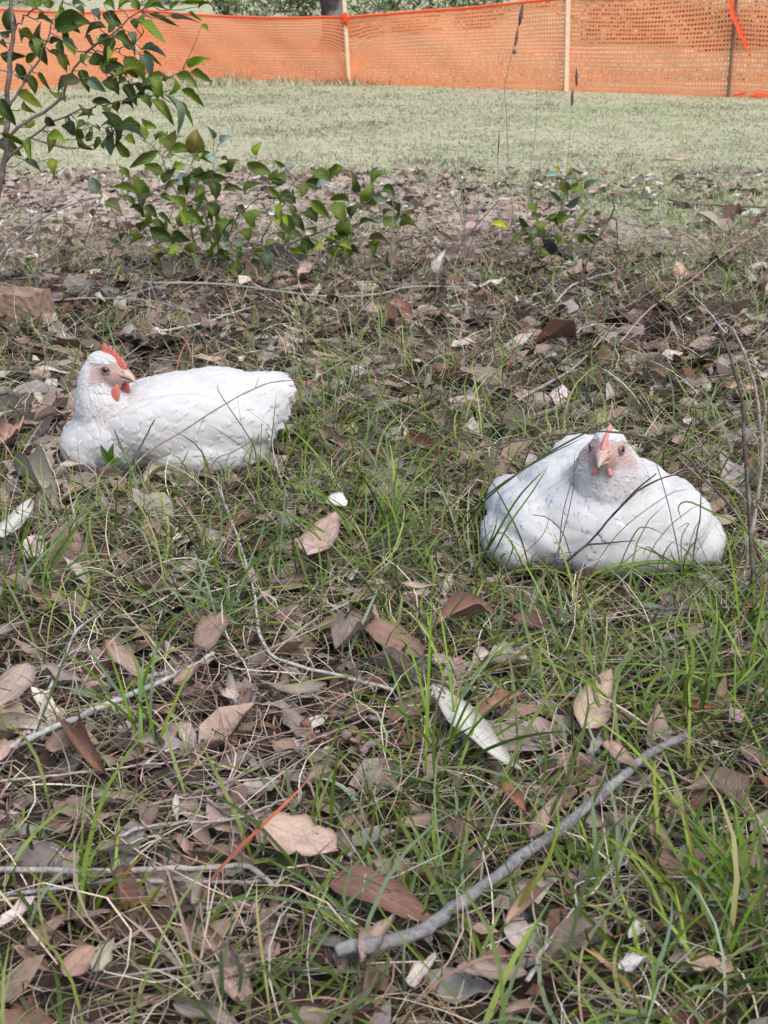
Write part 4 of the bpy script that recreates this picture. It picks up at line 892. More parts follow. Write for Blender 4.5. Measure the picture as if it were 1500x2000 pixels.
# sprig at the right
rb = gp(1080, 512); YR2 = rb.y
def c3(x, y): return (700 + x / 2.778, 200 + y / 2.778)
def RP(*pp): return [rb + Vector((random.gauss(0, .02), random.gauss(0, .02), 0))] + [pt(*c3(x, y), YR2) for x, y in pp]
R_st = [(RP((1090, 740), (1105, 560), (1120, 470), (1130, 400)), .0034, .0012, 'stem'), (RP((1000, 800), (985, 680), (950, 600)), .0026, .001, 'stem'), (RP((1130, 800), (1170, 690), (1175, 560)), .0024, .001, 'stem')]
R_lv = [(965, 600, 920, 545, 60, G_M), (940, 600, 975, 640, 32, G_M), (925, 670, 870, 615, 52, G_D), (985, 640, 985, 705, 65, G_M), (925, 700, 970, 690, 42, G_SKY), (880, 690, 920, 715, 32, G_M), (970, 715, 1020, 690, 42, G_D), (1080, 620, 1145, 620, 65, G_M), (1075, 605, 1010, 640, 26, G_M), (1110, 420, 1130, 490, 52, (.2, .2, .02)), (1150, 450, 1225, 510, 75, G_M), (1120, 560, 1210, 500, 42, (.09, .13, .10)), (1095, 540, 1030, 475, 30, (.09, .13, .10)), (1130, 400, 1150, 335, 32, G_B), (1095, 380, 1062, 345, 22, (.4, .4, .02)), (1100, 410, 1010, 390, 30, (.24, .34, .30)), (1130, 410, 1200, 440, 42, G_SKY), (1220, 470, 1320, 420, 30, G_SKY), (1000, 820, 1040, 770, 75, G_M), (900, 740, 950, 790, 46, G_D), (1070, 770, 1130, 755, 52, G_M), (1130, 800, 1180, 830, 62, G_M), (1190, 750, 1245, 720, 46, G_M), (1170, 680, 1220, 655, 30, G_M), (1110, 720, 1140, 700, 30, G_Y), (1000, 740, 1045, 735, 32, G_D), (960, 800, 1000, 820, 35, G_D), (805, 690, 720, 655, 40, (.50, .50, .02))]
leafy('leafy_sprig', 'small upright sprig with rounded green leaves and one yellow leaf', 'bush', rb, R_st, R_lv, 2.778, (700, 200), YR2, .05, extra=16)
# arching stem's few leaves grow on a seedling
sbase = gp(250, 560)
leafy('seedling', 'thin seedling with a few leaves beside the leafy bush', 'plant', sbase, [([sbase, pt(235, 470, sbase.y), pt(222, 415, sbase.y), pt(200, 385, sbase.y)], .002, .0008, 'stem')],
      [(190, 378, 180, 345, 24, G_SKY), (205, 392, 238, 418, 22, (.13, .13, .04)), (235, 470, 250, 455, 12, G_D), (232, 480, 212, 468, 12, G_D)], 1.0, (0, 0), sbase.y, .01)

pb = gp(1065, 1530)
leafy('herb_seedling', 'small blue-green seedling with rounded leaves beside the short grey stick', 'plant', pb, [([pb, pt(1066, 1505, pb.y), pt(1062, 1490, pb.y)], .0012, .0008, 'stem')],
      [(1066, 1500, 1088, 1482, 34, (.13, .20, .11)), (1062, 1498, 1048, 1476, 26, (.17, .25, .15)), (1060, 1510, 1086, 1528, 30, (.17, .25, .15)), (1060, 1512, 1032, 1514, 24, (.14, .21, .11)), (1066, 1530, 1080, 1556, 30, (.10, .16, .09))], 1.0, (0, 0), pb.y - .01, .006)
# ------------------------------------------------------------------ grass tussocks whose blades cross the hens
def tussock(label, blades, group=None):
    """blades: (pixel points from the root up, depth, width mm, colour)"""
    root = gp(*blades[0][0][0]); e = empty('grass_tussock', root, label, 'grass', group)
    for pts, Y, wmm, c in blades:
        P = [gp(*pts[0])] + [pt(*p, Y) for p in pts[1:]]
        n = 14; S = smooth_path(P, n); w_ = wmm / 1000
        wd = [w_ * min(1, .6 + i / n) * math.sqrt(max(1 - (i / n) ** 2.4, .006)) for i in range(n + 1)]
        V, F = ribbon(S, wd); mb = MB(); mb.add(V, F); mb.build('blade', M['blade'], e, root, color=tuple(np.array(c) * random.uniform(.85, 1.15)))
    return e
g1, g2, g3, g4 = (.075, .14, .025), (.14, .255, .025), (.06, .095, .035), (.21, .31, .03)
Y = 1.79
tussock('long dark grass blades arching over the wing of the face-on hen', [
    ([(915, 1140), (960, 1060), (1010, 975), (1065, 915)], Y, 3.6, g1), ([(935, 1150), (985, 1040), (1040, 960), (1072, 908)], Y, 3.0, g2),
    ([(880, 1075), (940, 985), (1040, 905), (1150, 842), (1240, 800)], 1.83, 3.4, g3), ([(860, 1050), (960, 960), (1060, 895), (1145, 852)], 1.83, 2.4, g3),
    ([(1045, 1160), (1020, 1060), (985, 985), (955, 930)], Y, 2.6, g1), ([(1040, 1160), (1010, 1080), (978, 1040), (945, 1075)], Y, 2.4, g1),
    ([(1000, 1165), (1010, 1100), (1060, 1045), (1075, 1000)], Y, 1.4, (.2, .1, .06)), ([(1070, 1165), (1090, 1090), (1100, 1000), (1135, 880)], Y, 1.6, g3),
    ([(1060, 1165), (1100, 1040), (1120, 950), (1122, 880)], Y, 1.4, g3), ([(985, 1160), (960, 1090), (945, 1000), (968, 905)], Y, 1.8, g1)])
tussock('thick mat of green blades in front of the face-on hen', [
    ([(1130, 1185), (1180, 1120), (1290, 1095), (1420, 1115)], 1.77, 3.4, g2), ([(1500, 1180), (1420, 1130), (1300, 1100), (1200, 1115)], 1.77, 3.2, g1), ([(1460, 1200), (1380, 1140), (1290, 1085), (1240, 1065)], 1.76, 3.4, g1),
    ([(1400, 1200), (1330, 1130), (1270, 1070), (1255, 1085)], 1.76, 3.0, g2), ([(1120, 1195), (1150, 1130), (1215, 1100), (1260, 1130)], 1.76, 3.2, g4), ([(1250, 1205), (1300, 1140), (1370, 1100), (1440, 1105)], 1.76, 2.8, g1),
    ([(1180, 1205), (1120, 1130), (1050, 1110), (985, 1125)], 1.77, 2.6, g4), ([(1330, 1200), (1290, 1130), (1225, 1110), (1150, 1145)], 1.76, 2.6, g2), ([(1480, 1210), (1400, 1150), (1340, 1120), (1240, 1125)], 1.76, 3.0, g2),
    ([(1075, 1175), (1068, 1110), (1070, 1085)], 1.76, 3.4, g4), ([(1350, 1190), (1290, 1120), (1255, 1105), (1190, 1125)], 1.75, 2.4, g1)])
tussock('bright single blades curling beside the wing of the face-on hen', [
    ([(1490, 1080), (1450, 1030), (1390, 1000), (1345, 980), (1325, 990), (1332, 1018)], 1.80, 3.2, g2), ([(1485, 1090), (1420, 960), (1380, 930)], 1.80, 2.2, g2), ([(1180, 1180), (1235, 1050), (1262, 1030), (1300, 1045)], 1.77, 2.0, g3),
    ([(1120, 1180), (1200, 1050), (1300, 970), (1345, 955)], 1.77, 1.3, g1), ([(1340, 1165), (1330, 1060), (1345, 1022), (1320, 1035)], 1.77, 2.0, (.2, .27, .16))])
Y = 2.22
tussock('green blades standing in front of the side-on hen', [
    ([(262, 958), (250, 905), (235, 870), (222, 836)], Y, 5.0, (.13, .19, .09)), ([(505, 985), (500, 900), (490, 860), (430, 770), (426, 748)], Y, 2.2, (.12, .12, .06)), ([(500, 985), (508, 890), (512, 820)], Y, 1.8, g1), ([(515, 985), (528, 880), (540, 770)], Y, 2.2, g1),
    ([(405, 985), (400, 910), (392, 870)], Y, 2.4, g2), ([(450, 985), (448, 920), (460, 898)], Y, 3.0, g4), ([(345, 985), (352, 920), (368, 880)], Y, 2.8, g1), ([(360, 985), (340, 925), (300, 905)], Y, 2.4, g1), ([(470, 985), (490, 900), (498, 850)], Y, 1.8, g2),
    ([(300, 990), (290, 920), (310, 890)], Y, 2.2, g1), ([(150, 985), (132, 900), (110, 860)], Y, 1.6, (.3, .24, .18)), ([(165, 985), (155, 905), (150, 860)], Y, 1.5, (.26, .2, .14)), ([(420, 985), (380, 930), (350, 905), (280, 920)], Y, 2.4, g4), ([(540, 985), (560, 900), (600, 820), (640, 740)], 2.25, 2.2, g2),
    ([(530, 985), (545, 900), (530, 840), (470, 790)], 2.2, 1.4, (.2, .17, .12)), ([(118, 800), (135, 745), (160, 662)], gp(118, 800).y - .02, 5.0, g2)])
cl = gp(250, 955)
def clover():
    e = empty('three_leaved_sprout', cl, 'small green sprout with three leaves before the side-on hen', 'plant')
    A = pt(213, 905, 2.21); mb = MB(); mb.add(*tube(smooth_path([cl, pt(235, 925, 2.21), A], 6), .0008, 5)); mb.build('stalk', M['bark'], e, cl, color=(.14, .2, .06))
    for tx, ty in ((197, 868), (222, 866), (240, 903)):
        B = pt(tx, ty, 2.20); d = B - A; X = d.normalized(); nrm = Vector((.1, -1, .5)); Z = (nrm - X * nrm.dot(X)).normalized(); Yv = Z.cross(X)
        Mt = Matrix((X, Yv, Z)).transposed().to_4x4(); Mt.translation = A - cl
        o = bpy.data.objects.new('leaf', GREEN[0]); link(o, e); o.matrix_basis = Mt @ Matrix.Diagonal((d.length, .013, d.length * .5, 1)); o.color = (.10, .19, .035, 1)
clover()
def fan(label, roots, n, Lr, wr, seed, cols, lean=(.1, .9)):
    """tussock of many blades spreading from a few roots given in pixels"""
    q = random.Random(seed); root = gp(*roots[0]); e = empty('grass_tussock', root, label, 'grass')
    for _ in range(n):
        b = gp(*q.choice(roots)) + Vector((q.gauss(0, .012), q.gauss(0, .012), 0)); a = q.uniform(0, 6.283); L = q.uniform(*Lr); th = q.uniform(*lean); cu = q.uniform(.1, 1.1)
        P = [b]; k = 10
        for i in range(k):
            t = th + cu * (i + .5) / k; P.append(P[-1] + Vector((math.sin(t) * math.cos(a), math.sin(t) * math.sin(a), math.cos(t))) * (L / k))
        w_ = q.uniform(*wr) / 1000
        V, F = ribbon(P, [w_ * min(1, .6 + i / k) * math.sqrt(max(1 - (i / k) ** 2.4, .006)) for i in range(k + 1)], Vector((math.sin(a) * .3, -1, .4)))
        mb = MB(); mb.add(V, F); mb.build('blade', M['blade'], e, root, color=tuple(np.array(q.choice(cols)) * q.uniform(.8, 1.2)))
fan('broad bright green tussock apart from the thick grey stick', [(1400, 1840), (1450, 1800), (1380, 1780)], 34, (.08, .15), (3.2, 5.2), 1, [g2, g2, g4, g1, (.2, .13, .05)])
fan('bright green tussock under the broad bright one', [(1350, 1960), (1270, 1930), (1450, 1960)], 24, (.07, .13), (3, 4.6), 2, [g2, g4, g1])
fan('upright green shoots beside the level grey twigs', [(195, 1790), (210, 1740), (235, 1800)], 14, (.06, .11), (3, 4.6), 3, [g2, g4, (.3, .2, .05)], (.0, .45))
fan('long arching green tussock beside the silver-green crescent leaf', [(870, 1520), (830, 1540), (850, 1500)], 18, (.12, .22), (2.8, 4.4), 4, [g2, g2, g1, (.16, .25, .12)], (.1, .8))
fan('leafy green tussock between the hens', [(700, 1100), (740, 1060), (690, 1010)], 30, (.10, .2), (2.4, 4.0), 5, [g2, g1, g2, (.16, .25, .12)], (.1, 1.0))
fan('green tussock with blue-green blades beside the bent twig', [(400, 1240), (330, 1250), (440, 1230)], 24, (.1, .19), (2.6, 4.2), 6, [g2, (.16, .25, .13), (.19, .27, .17), g1], (.1, .9))
fan('tall green blades growing beside the bent twig', [(270, 1480), (250, 1420), (300, 1470)], 14, (.1, .17), (2.8, 4.2), 7, [g2, g4, (.16, .25, .13)], (.0, .6))
fan('tangled green tussock in front of the face-on hen', [(1180, 1390), (1250, 1420), (1120, 1300)], 34, (.1, .2), (2.4, 4.0), 8, [g2, g1, g4, (.16, .25, .12)], (.2, 1.1))
fan('green tussock by the upper end of the thick grey stick', [(1420, 1480), (1380, 1420), (1470, 1400)], 30, (.09, .18), (2.6, 4.2), 9, [g2, g1, g4], (.2, 1.1))
fan('short green tussock just past the thick grey stick', [(1120, 1700), (1160, 1690), (1090, 1730)], 22, (.05, .1), (2.4, 4.0), 10, [g2, g4, (.16, .25, .14)], (.2, 1.1))
fan('pale straw tussock with dry bent blades', [(370, 1920), (390, 1950), (340, 1930)], 26, (.06, .13), (1.6, 3.0), 11, [(.42, .33, .25), (.34, .27, .2), (.5, .42, .34)], (.4, 1.3))
fan('green tussock near the lower end of the thick grey stick', [(790, 1830), (760, 1860), (820, 1800)], 18, (.07, .14), (2.6, 4.4), 12, [g2, g1, (.16, .25, .14)], (.2, 1.1))
fan('grass tussock behind the tail of the side-on hen', [(640, 880), (600, 900), (660, 850)], 34, (.09, .18), (1.8, 3.0), 13, [g2, g1, g4, (.2, .2, .08)], (.1, 1.0))
fan('green tussock beside the dark bark slab', [(60, 1180), (20, 1200), (90, 1160)], 20, (.1, .2), (2.6, 4.4), 14, [g2, g1, (.16, .25, .14)], (.1, .9))
fan('green tussock beside the tall dead stems', [(1470, 1240), (1440, 1260)], 20, (.09, .17), (2.4, 4.0), 15, [g2, g1, g4], (.1, .9))

# ------------------------------------------------------------------ hens
def ell(bm, c, r, rot=(0, 0, 0), sub=3):
    m = Matrix.Translation(c) @ Euler(rot, 'XYZ').to_matrix().to_4x4() @ Matrix.Diagonal((*r, 1))
    bmesh.ops.create_icosphere(bm, subdivisions=sub, radius=1, matrix=m)
def make_hen(label, loc, yaw, parts, neck, head_pos, head_rot, seed, flow_bias, dirt, wing_y, comb, WS=1.0, CS=1.0):
    q = random.Random(seed)
    root = empty('hen', loc, label, 'hen', None); root.rotation_euler = (0, 0, yaw)
    HM = Matrix.Translation(head_pos) @ Euler(head_rot, 'XYZ').to_matrix().to_4x4(); HI = HM.inverted()
    bm = bmesh.new()
    for c, r, rot in parts: ell(bm, c, r, rot)
    NP = smooth_path([p for p, _ in neck], 14)
    for i, p in enumerate(NP):
        f = i / 14 * (len(neck) - 1); k = min(int(f), len(neck) - 2); rr = neck[k][1] * (1 - f + k) + neck[k + 1][1] * (f - k)
        ell(bm, p, (rr, rr, rr), sub=2)
    for c, r, rot in (((-.004, 0, .004), (.034, .0265, .030), (0, .1, 0)), ((.016, 0, -.006), (.026, .0205, .023), (0, .25, 0)), ((.030, 0, -.004), (.014, .0125, .015), (0, .3, 0)), ((-.016, 0, -.016), (.03, .026, .03), (0, 0, 0)), ((.010, 0, -.020), (.020, .017, .013), (0, .2, 0)),
                      ((.014, 0, .019), (.019, .017, .010), (0, .5, 0))):
        m = HM @ Matrix.Translation(c) @ Euler(rot, 'XYZ').to_matrix().to_4x4() @ Matrix.Diagonal((*r, 1)); bmesh.ops.create_icosphere(bm, subdivisions=3, radius=1, matrix=m)
    me0 = bpy.data.meshes.new('tmp'); bm.to_mesh(me0); bm.free()
    t = bpy.data.objects.new('tmp', me0); COL.objects.link(t)
    a = t.modifiers.new('r', 'REMESH'); a.mode = 'VOXEL'; a.voxel_size = .0034
    b = t.modifiers.new('s', 'SMOOTH'); b.iterations = 8; b.factor = .5
    dg = bpy.context.evaluated_depsgraph_get(); me = bpy.data.meshes.new_from_object(t.evaluated_get(dg))
    bpy.data.objects.remove(t); me.name = 'body'
    nv = len(me.vertices); co = np.empty(nv * 3, np.float32); me.vertices.foreach_get('co', co); co = co.reshape(-1, 3)
    co[:, 2] = np.maximum(co[:, 2], .002); me.vertices.foreach_set('co', co.ravel())
    # skin colour: bare pink face, white elsewhere
    hl = (np.c_[co, np.ones(nv)] @ np.array(HI).T)[:, :3]
    face = 1 / (1 + np.exp(-(hl[:, 0] + .015 + .3 * np.maximum(hl[:, 2] - .010, 0)) / .0035)) * (1 / (1 + np.exp((hl[:, 2] - .021) / .003))) * (1 / (1 + np.exp(-(hl[:, 2] + .024) / .004))) * (np.linalg.norm(hl, axis=1) < .06)
    colr = np.array((.66, .66, .665)) * (1 - face[:, None]) + np.array((.45, .275, .25)) * face[:, None]
    att = me.attributes.new('Col', 'FLOAT_COLOR', 'POINT'); att.data.foreach_set('color', np.c_[colr, np.ones(nv)].astype(np.float32).ravel())
    me.polygons.foreach_set('use_smooth', [True] * len(me.polygons)); me.materials.clear(); me.materials.append(M['body']); me.update()
    body = obj('body', me, root)
    # ---- plumage
    bvh = BVHTree.FromPolygons([tuple(v) for v in co.tolist()], [tuple(p.vertices) for p in me.polygons])
    tri = np.array([(p.vertices[0], p.vertices[1], p.vertices[2]) for p in me.polygons]); A, B, C = co[tri[:, 0]], co[tri[:, 1]], co[tri[:, 2]]
    ar = np.linalg.norm(np.cross(B - A, C - A), axis=1); ar /= ar.sum(); rg = np.random.default_rng(seed)
    # denser candidates on head and neck
    hp = np.array(head_pos); dh = np.linalg.norm(A - hp, axis=1); wgt = ar * np.where(dh < .055, 14, np.where(dh < .11, 3.5, 1)); wgt /= wgt.sum()
    idx = rg.choice(len(tri), 26000, p=wgt); pts_ = A[idx] + rg.uniform(0, .5, (len(idx), 1)) * (B[idx] - A[idx]) + rg.uniform(0, .5, (len(idx), 1)) * (C[idx] - A[idx])
    grid = {}; V = []; F = []; CO = []; FL = []
    neckpts = [np.array(p) for p in NP]
    rows = [(0, .45), (.2, .85), (.45, 1.0), (.68, .97), (.86, .72), (.96, .38), (1.0, .08)]; cols = (-1, -.5, 0, .5, 1)
    hx = np.array(HM.to_3x3() @ Vector((1, 0, 0)))
    cnt = 0
    for p in pts_:
        if p[2] < .012: continue
        h = np.array(HI @ Vector(p)); rh = np.linalg.norm(h)
        onhead = rh < .048
        nd = min(np.linalg.norm(p - z) for z in neckpts); dhead = np.linalg.norm(p - hp)
        if onhead:
            if h[0] > -.012 and h[2] < .018 and h[2] > -.026:                       # bare face: only sparse short hairs
                L, W, sp = q.uniform(.003, .0075), .00032, .0021
                if h[0] > .030: continue
            else: L, W, sp = q.uniform(.008, .015), .0019, .0022
        elif dhead < .10 and nd < .055: L, W, sp = q.uniform(.015, .026), .0034, .0042
        elif abs(p[1]) > wing_y and -.17 < p[0] < .08 and p[2] > .03:
            f = min(1, max(0, (.08 - p[0]) / .22)); L, W, sp = .038 + .046 * f, .015 + .003 * f, .0120 + .003 * f
        else: L, W, sp = q.uniform(.030, .050), q.uniform(.012, .018), q.uniform(.0090, .0115)
        cell = (int(p[0] / .02), int(p[1] / .02), int(p[2] / .02)); ok = True
        for i in (-1, 0, 1):
            for j in (-1, 0, 1):
                for k in (-1, 0, 1):
                    for o_ in grid.get((cell[0] + i, cell[1] + j, cell[2] + k), ()):
                        if (p[0] - o_[0]) ** 2 + (p[1] - o_[1]) ** 2 + (p[2] - o_[2]) ** 2 < sp * sp: ok = False; break
        if not ok: continue
        grid.setdefault(cell, []).append(p)
        lo, n, _, _ = bvh.find_nearest(Vector(p))
        if onhead: fl = -Vector(hx) * 1.0 + Vector((0, 0, -.35 if h[0] < -.01 else -.1)) + Vector((q.gauss(0, .25), q.gauss(0, .25), q.gauss(0, .25)))
        elif dhead < .12 and nd < .06: fl = Vector((-.35, 0, -1.0)) if p[0] > head_pos[0] - .05 else Vector((-1, 0, -.55))
        else: fl = Vector(flow_bias) + Vector((q.gauss(0, .13), q.gauss(0, .13), q.gauss(0, .13)))
        if not onhead and abs(p[1]) > .03: fl = fl + Vector((0, .18 * (1 if p[1] > 0 else -1), 0))
        fl = fl - n * fl.dot(n)
        if fl.length < .1: continue
        fl.normalize(); sd = n.cross(fl); P0 = Vector(lo)
        lift = .0013 if onhead else (.0007 + .0016 * q.random()); base = len(V)
        fluff = .25 if p[0] < -.15 or p[2] < .04 else q.uniform(.02, .10)
        for s, wv in rows:
            for c in cols:
                tp = P0 + fl * (L * s * (1 if abs(c) < .6 else .98)) + sd * (W * wv * c)
                lc, nc, _, _ = bvh.find_nearest(tp)
                jag = q.gauss(0, .0006) * (s > .8) * (W > .003); tp = tp + fl * jag
                cf = lc + nc * (.0006 + lift * s ** 1.4 + (.0011 if not onhead else .0004) * (1 - c * c) * (W / .014))
                st = tp + n * (.0006 + lift * s)
                V.append(cf.lerp(st, fluff * s * s if not onhead else .45 * s))
        dirtv = dirt(p, h) * (1 if W < .005 else .12); sh = q.uniform(.93, 1.03); warm = np.array((1, 1 - .02 * q.random(), 1 - .07 * q.random() ** 2))
        cc = np.array((.69, .69, .695)) * sh * warm * (1 - dirtv) + np.array((.36, .25, .17)) * dirtv
        CO += [cc] * (len(rows) * 5)
        if not (onhead and h[0] > -.012 and h[2] < .018): FL.append((P0, n, fl, sd, L, W, cc))
        for r_ in range(len(rows) - 1):
            for c in range(4): i0 = base + r_ * 5 + c; F.append((i0, i0 + 1, i0 + 6, i0 + 5))
        cnt += 1
    for (P0, n, fl, sd, L, W, cc) in FL:                             # downy filaments at the feather edges
        for _ in range(2):
            b0 = P0 + fl * (L * q.uniform(.35, .95)) + sd * (W * q.uniform(-1, 1)); ln = q.uniform(.008, .017) if W > .003 else q.uniform(.004, .008)
            lc, nc, _, _ = bvh.find_nearest(b0); d_ = (fl + sd * q.gauss(0, .45) + nc * q.uniform(.0, .14)).normalized(); w2 = nc.cross(d_) * q.uniform(.0002, .00045); st = lc + nc * .0016; base = len(V)
            for f_, ww in ((0, 1), (.5, .9), (1, .15)):
                m_ = st + d_ * (ln * f_) - nc * (.0018 * f_ * f_); V += [m_ - w2 * ww, m_ + w2 * ww]
            CO += [cc * q.uniform(.9, 1.04)] * 6; F += [(base, base + 1, base + 3, base + 2), (base + 2, base + 3, base + 5, base + 4)]
    pl = obj('plumage', mesh_np('plumage', [tuple(v) for v in V], F, M['plume'], np.array(CO)), root); pl['kind'] = 'stuff'
    # ---- head furniture, in head coordinates
    def part(name, mb, mat, parent=root):
        if 'beak' in name: mb.V = [(.028 + (v[0] - .028) * .98, v[1], v[2]) for v in mb.V]
        me_ = bpy.data.meshes.new(name); me_.from_pydata([tuple(HM @ Vector(v)) for v in mb.V], [], mb.F)
        me_.polygons.foreach_set('use_smooth', [True] * len(me_.polygons)); me_.materials.append(mat); me_.update(); return obj(name, me_, parent)
    def loft(secs, k=12):
        """secs: (x, z, half width, half height up, half height down)"""
        V = []; F = []
        for x, z, wy, hu, hd in secs:
            for i in range(k):
                a = 6.2832 * i / k; s = math.sin(a); V.append((x, wy * math.cos(a), z + (hu if s > 0 else hd) * s))
        for j in range(len(secs) - 1):
            for i in range(k): F.append((j * k + i, j * k + (i + 1) % k, (j + 1) * k + (i + 1) % k, (j + 1) * k + i))
        F.append(tuple(range(k - 1, -1, -1))); F.append(tuple(range((len(secs) - 1) * k, len(secs) * k))); return V, F
    mb = MB(); mb.add(*loft([(.028, -.003, .0150, .011, .006), (.036, -.003, .0130, .0105, .006), (.044, -.0045, .0108, .0098, .0055), (.052, -.0075, .0080, .0085, .0045), (.058, -.0115, .0050, .0070, .0035), (.0625, -.0160, .0028, .0045, .0025), (.0645, -.0200, .0010, .0015, .0012)])); ub = part('upper_beak', mb, M['beak'])
    for s in (1, -1):
        mb = MB(); mb.add(*tube([Vector((.038, s * .0085, .004)), Vector((.042, s * .0085, .0028)), Vector((.046, s * .0078, .0008))], [.0006, .0016, .0006], 6)); part('nostril', mb, M['lid'], ub)
    mb = MB(); mb.add(*loft([(.024, -.0125, .0140, .004, .005), (.034, -.0120, .0112, .0034, .0046), (.044, -.0130, .0070, .0026, .0040), (.052, -.0150, .0045, .0018, .0030), (.0565, -.0172, .0018, .0008, .0012)])); part('lower_beak', mb, M['beak2'])
    # comb: serrated blade
    ou = [(.046, .008, 0), (.043, .0145, 0), (.0425, .019, .3), (.038, .020, 0), (.036, .0285, 1), (.0320, .0230, 0), (.0295, .0375, 1), (.0250, .0285, 0), (.0215, .0445, 1), (.0170, .0345, 0), (.0130, .0495, 1), (.0085, .0385, 0), (.0035, .0500, 1), (-.0025, .0460, .5), (-.004, .036, 0)]
    mb = MB(); V2 = []; F2 = []
    for i, (x, z, tpd) in enumerate(ou):
        f = i / (len(ou) - 1); bx = .042 - .045 * f; bz = .004 + .030 * math.sin(min(1, f * 1.15) * 1.45)
        wv = q.uniform(-.0008, .0008)
        for k, (m_, th) in enumerate(((0, .0042), (.45, .0032), (.8, .0024), (1, .0009))):
            X_, Z_ = bx + (x - bx) * m_ * CS, bz + (z - bz) * m_ * CS
            V2 += [(X_, th + wv * m_, Z_), (X_, -th + wv * m_, Z_)]
    for i in range(len(ou) - 1):
        for k in range(3):
            a_ = i * 8 + k * 2; b_ = (i + 1) * 8 + k * 2
            F2 += [(a_, b_, b_ + 2, a_ + 2), (a_ + 1, a_ + 3, b_ + 3, b_ + 1)]
        F2.append((i * 8 + 6, (i + 1) * 8 + 6, (i + 1) * 8 + 7, i * 8 + 7))
    mb.add(V2, F2); cb = part('comb', mb, comb)
    sm = cb.modifiers.new('s', 'SUBSURF'); sm.levels = 1; sm.render_levels = 2
    for s in (1, -1):
        bmw = bmesh.new(); bmesh.ops.create_icosphere(bmw, subdivisions=3, radius=1)
        mb = MB(); vv = []
        for v in bmw.verts:
            x, y, z = v.co; wz = (1 - z) / 2; tap = .62 + .5 * wz if z > -.4 else 1.0
            vv.append((.031 + WS * (x * .0130 * tap - .007 * wz), s * (.0150 + .005 * wz) * (.45 + .55 * WS) + y * .0042, -.022 + WS * (-.0175 + z * .0200)))
        ff = [tuple(v.index for v in f.verts) for f in bmw.faces]; bmw.free(); mb.add(vv, ff); part('wattle', mb, comb)
        # ear patch
        mb = MB(); mb.add(*tube(smooth_path([Vector((-.010, s * .0262, -.002)), Vector((-.0125, s * .0268, -.011)), Vector((-.0085, s * .0262, -.020)), Vector((-.003, s * .0245, -.025))], 8), [.0006, .0018, .0024, .0026, .0026, .0024, .0020, .0014, .0005], 7)); part('earlobe', mb, comb)
        # eye: ball, iris ring, lid
        ex, ez, ey = .0150, .0065, s * .0222; nrm = Vector((.30, s * 1, .06)).normalized()
        u = nrm.cross(Vector((0, 0, 1))).normalized(); vv_ = u.cross(nrm)
        def disc(rads, k=18):
            V = []; F = []
            for r_, h_ in rads:
                for i in range(k):
                    a = 6.2832 * i / k; V.append(Vector((ex, ey, ez)) + nrm * h_ + u * (r_ * math.cos(a)) + vv_ * (r_ * math.sin(a)))
            for j in range(len(rads) - 1):
                for i in range(k): F.append((j * k + i, j * k + (i + 1) % k, (j + 1) * k + (i + 1) % k, (j + 1) * k + i))
            F.append(tuple(range((len(rads) - 1) * k, len(rads) * k))); return V, F
        mb = MB(); mb.add(*disc([(.0062, -.0020), (.0060, .0008), (.0050, .0024), (.0034, .0034)])); ir = part('eye', mb, M['iris'])
        mb = MB(); mb.add(*disc([(.0039, .0029), (.0036, .0034), (.0022, .0041), (.0008, .0044)])); part('pupil', mb, M['eye'], ir)
        ring = [Vector((ex, ey, ez)) + nrm * .0009 + u * (.0078 * math.cos(6.2832 * i / 20)) + vv_ * (.0062 * math.sin(6.2832 * i / 20)) for i in range(21)]
        mb = MB(); mb.add(*tube(ring, .0016, 6, cap=False)); part('eyelid', mb, M['lid'])
    return root
# hen lying on its side view, body to the left, head turned back
h0 = HENS[0]
partsL = [((-.03, 0, .086), (.150, .100, .088), (0, 0, 0)), ((-.085, 0, .100), (.115, .092, .080), (0, -.05, 0)), ((.085, 0, .068), (.105, .086, .072), (0, .12, 0)), ((.145, 0, .048), (.060, .068, .050), (0, 0, 0)),
          ((-.03, .078, .090), (.145, .034, .064), (0, -.06, -.05)), ((-.03, -.078, .090), (.145, .034, .064), (0, -.06, .05)), ((-.06, .06, .04), (.11, .06, .045), (0, 0, 0)), ((-.06, -.06, .04), (.11, .06, .045), (0, 0, 0)),
          ((-.165, 0, .108), (.058, .064, .060), (0, .4, 0)), ((-.195, 0, .132), (.036, .050, .034), (0, .3, 0))]
def dirtL(p, h):
    d = .55 * math.exp(-((p[0] - .115) / .022) ** 2 - ((p[2] - .118) / .022) ** 2 - ((p[1] - .05) / .05) ** 2) * (1 if random.random() < .55 else .15)
    d += .35 * math.exp(-((h[0] - .004) / .016) ** 2 - ((h[2] + .045) / .012) ** 2) * random.random()
    return min(.75, d + .06 * (p[2] < .05) * random.random())
make_hen('white hen sitting side-on with its head turned back, red comb and wattles', (h0['c'][0], h0['c'][1], float(gh(*h0['c'])) + .004), h0['yaw'], partsL,
         [(Vector((.095, .0, .088)), .064), (Vector((.120, .006, .116)), .055), (Vector((.131, .010, .156)), .034), (Vector((.129, .010, .182)), .028)], Vector((.111, .014, .192)), (0, R(-1), R(-192 - 24 + 360)), 5, (-1, 0, -.28), dirtL, .055, M['comb'], .86, 1.12)
h1 = HENS[1]
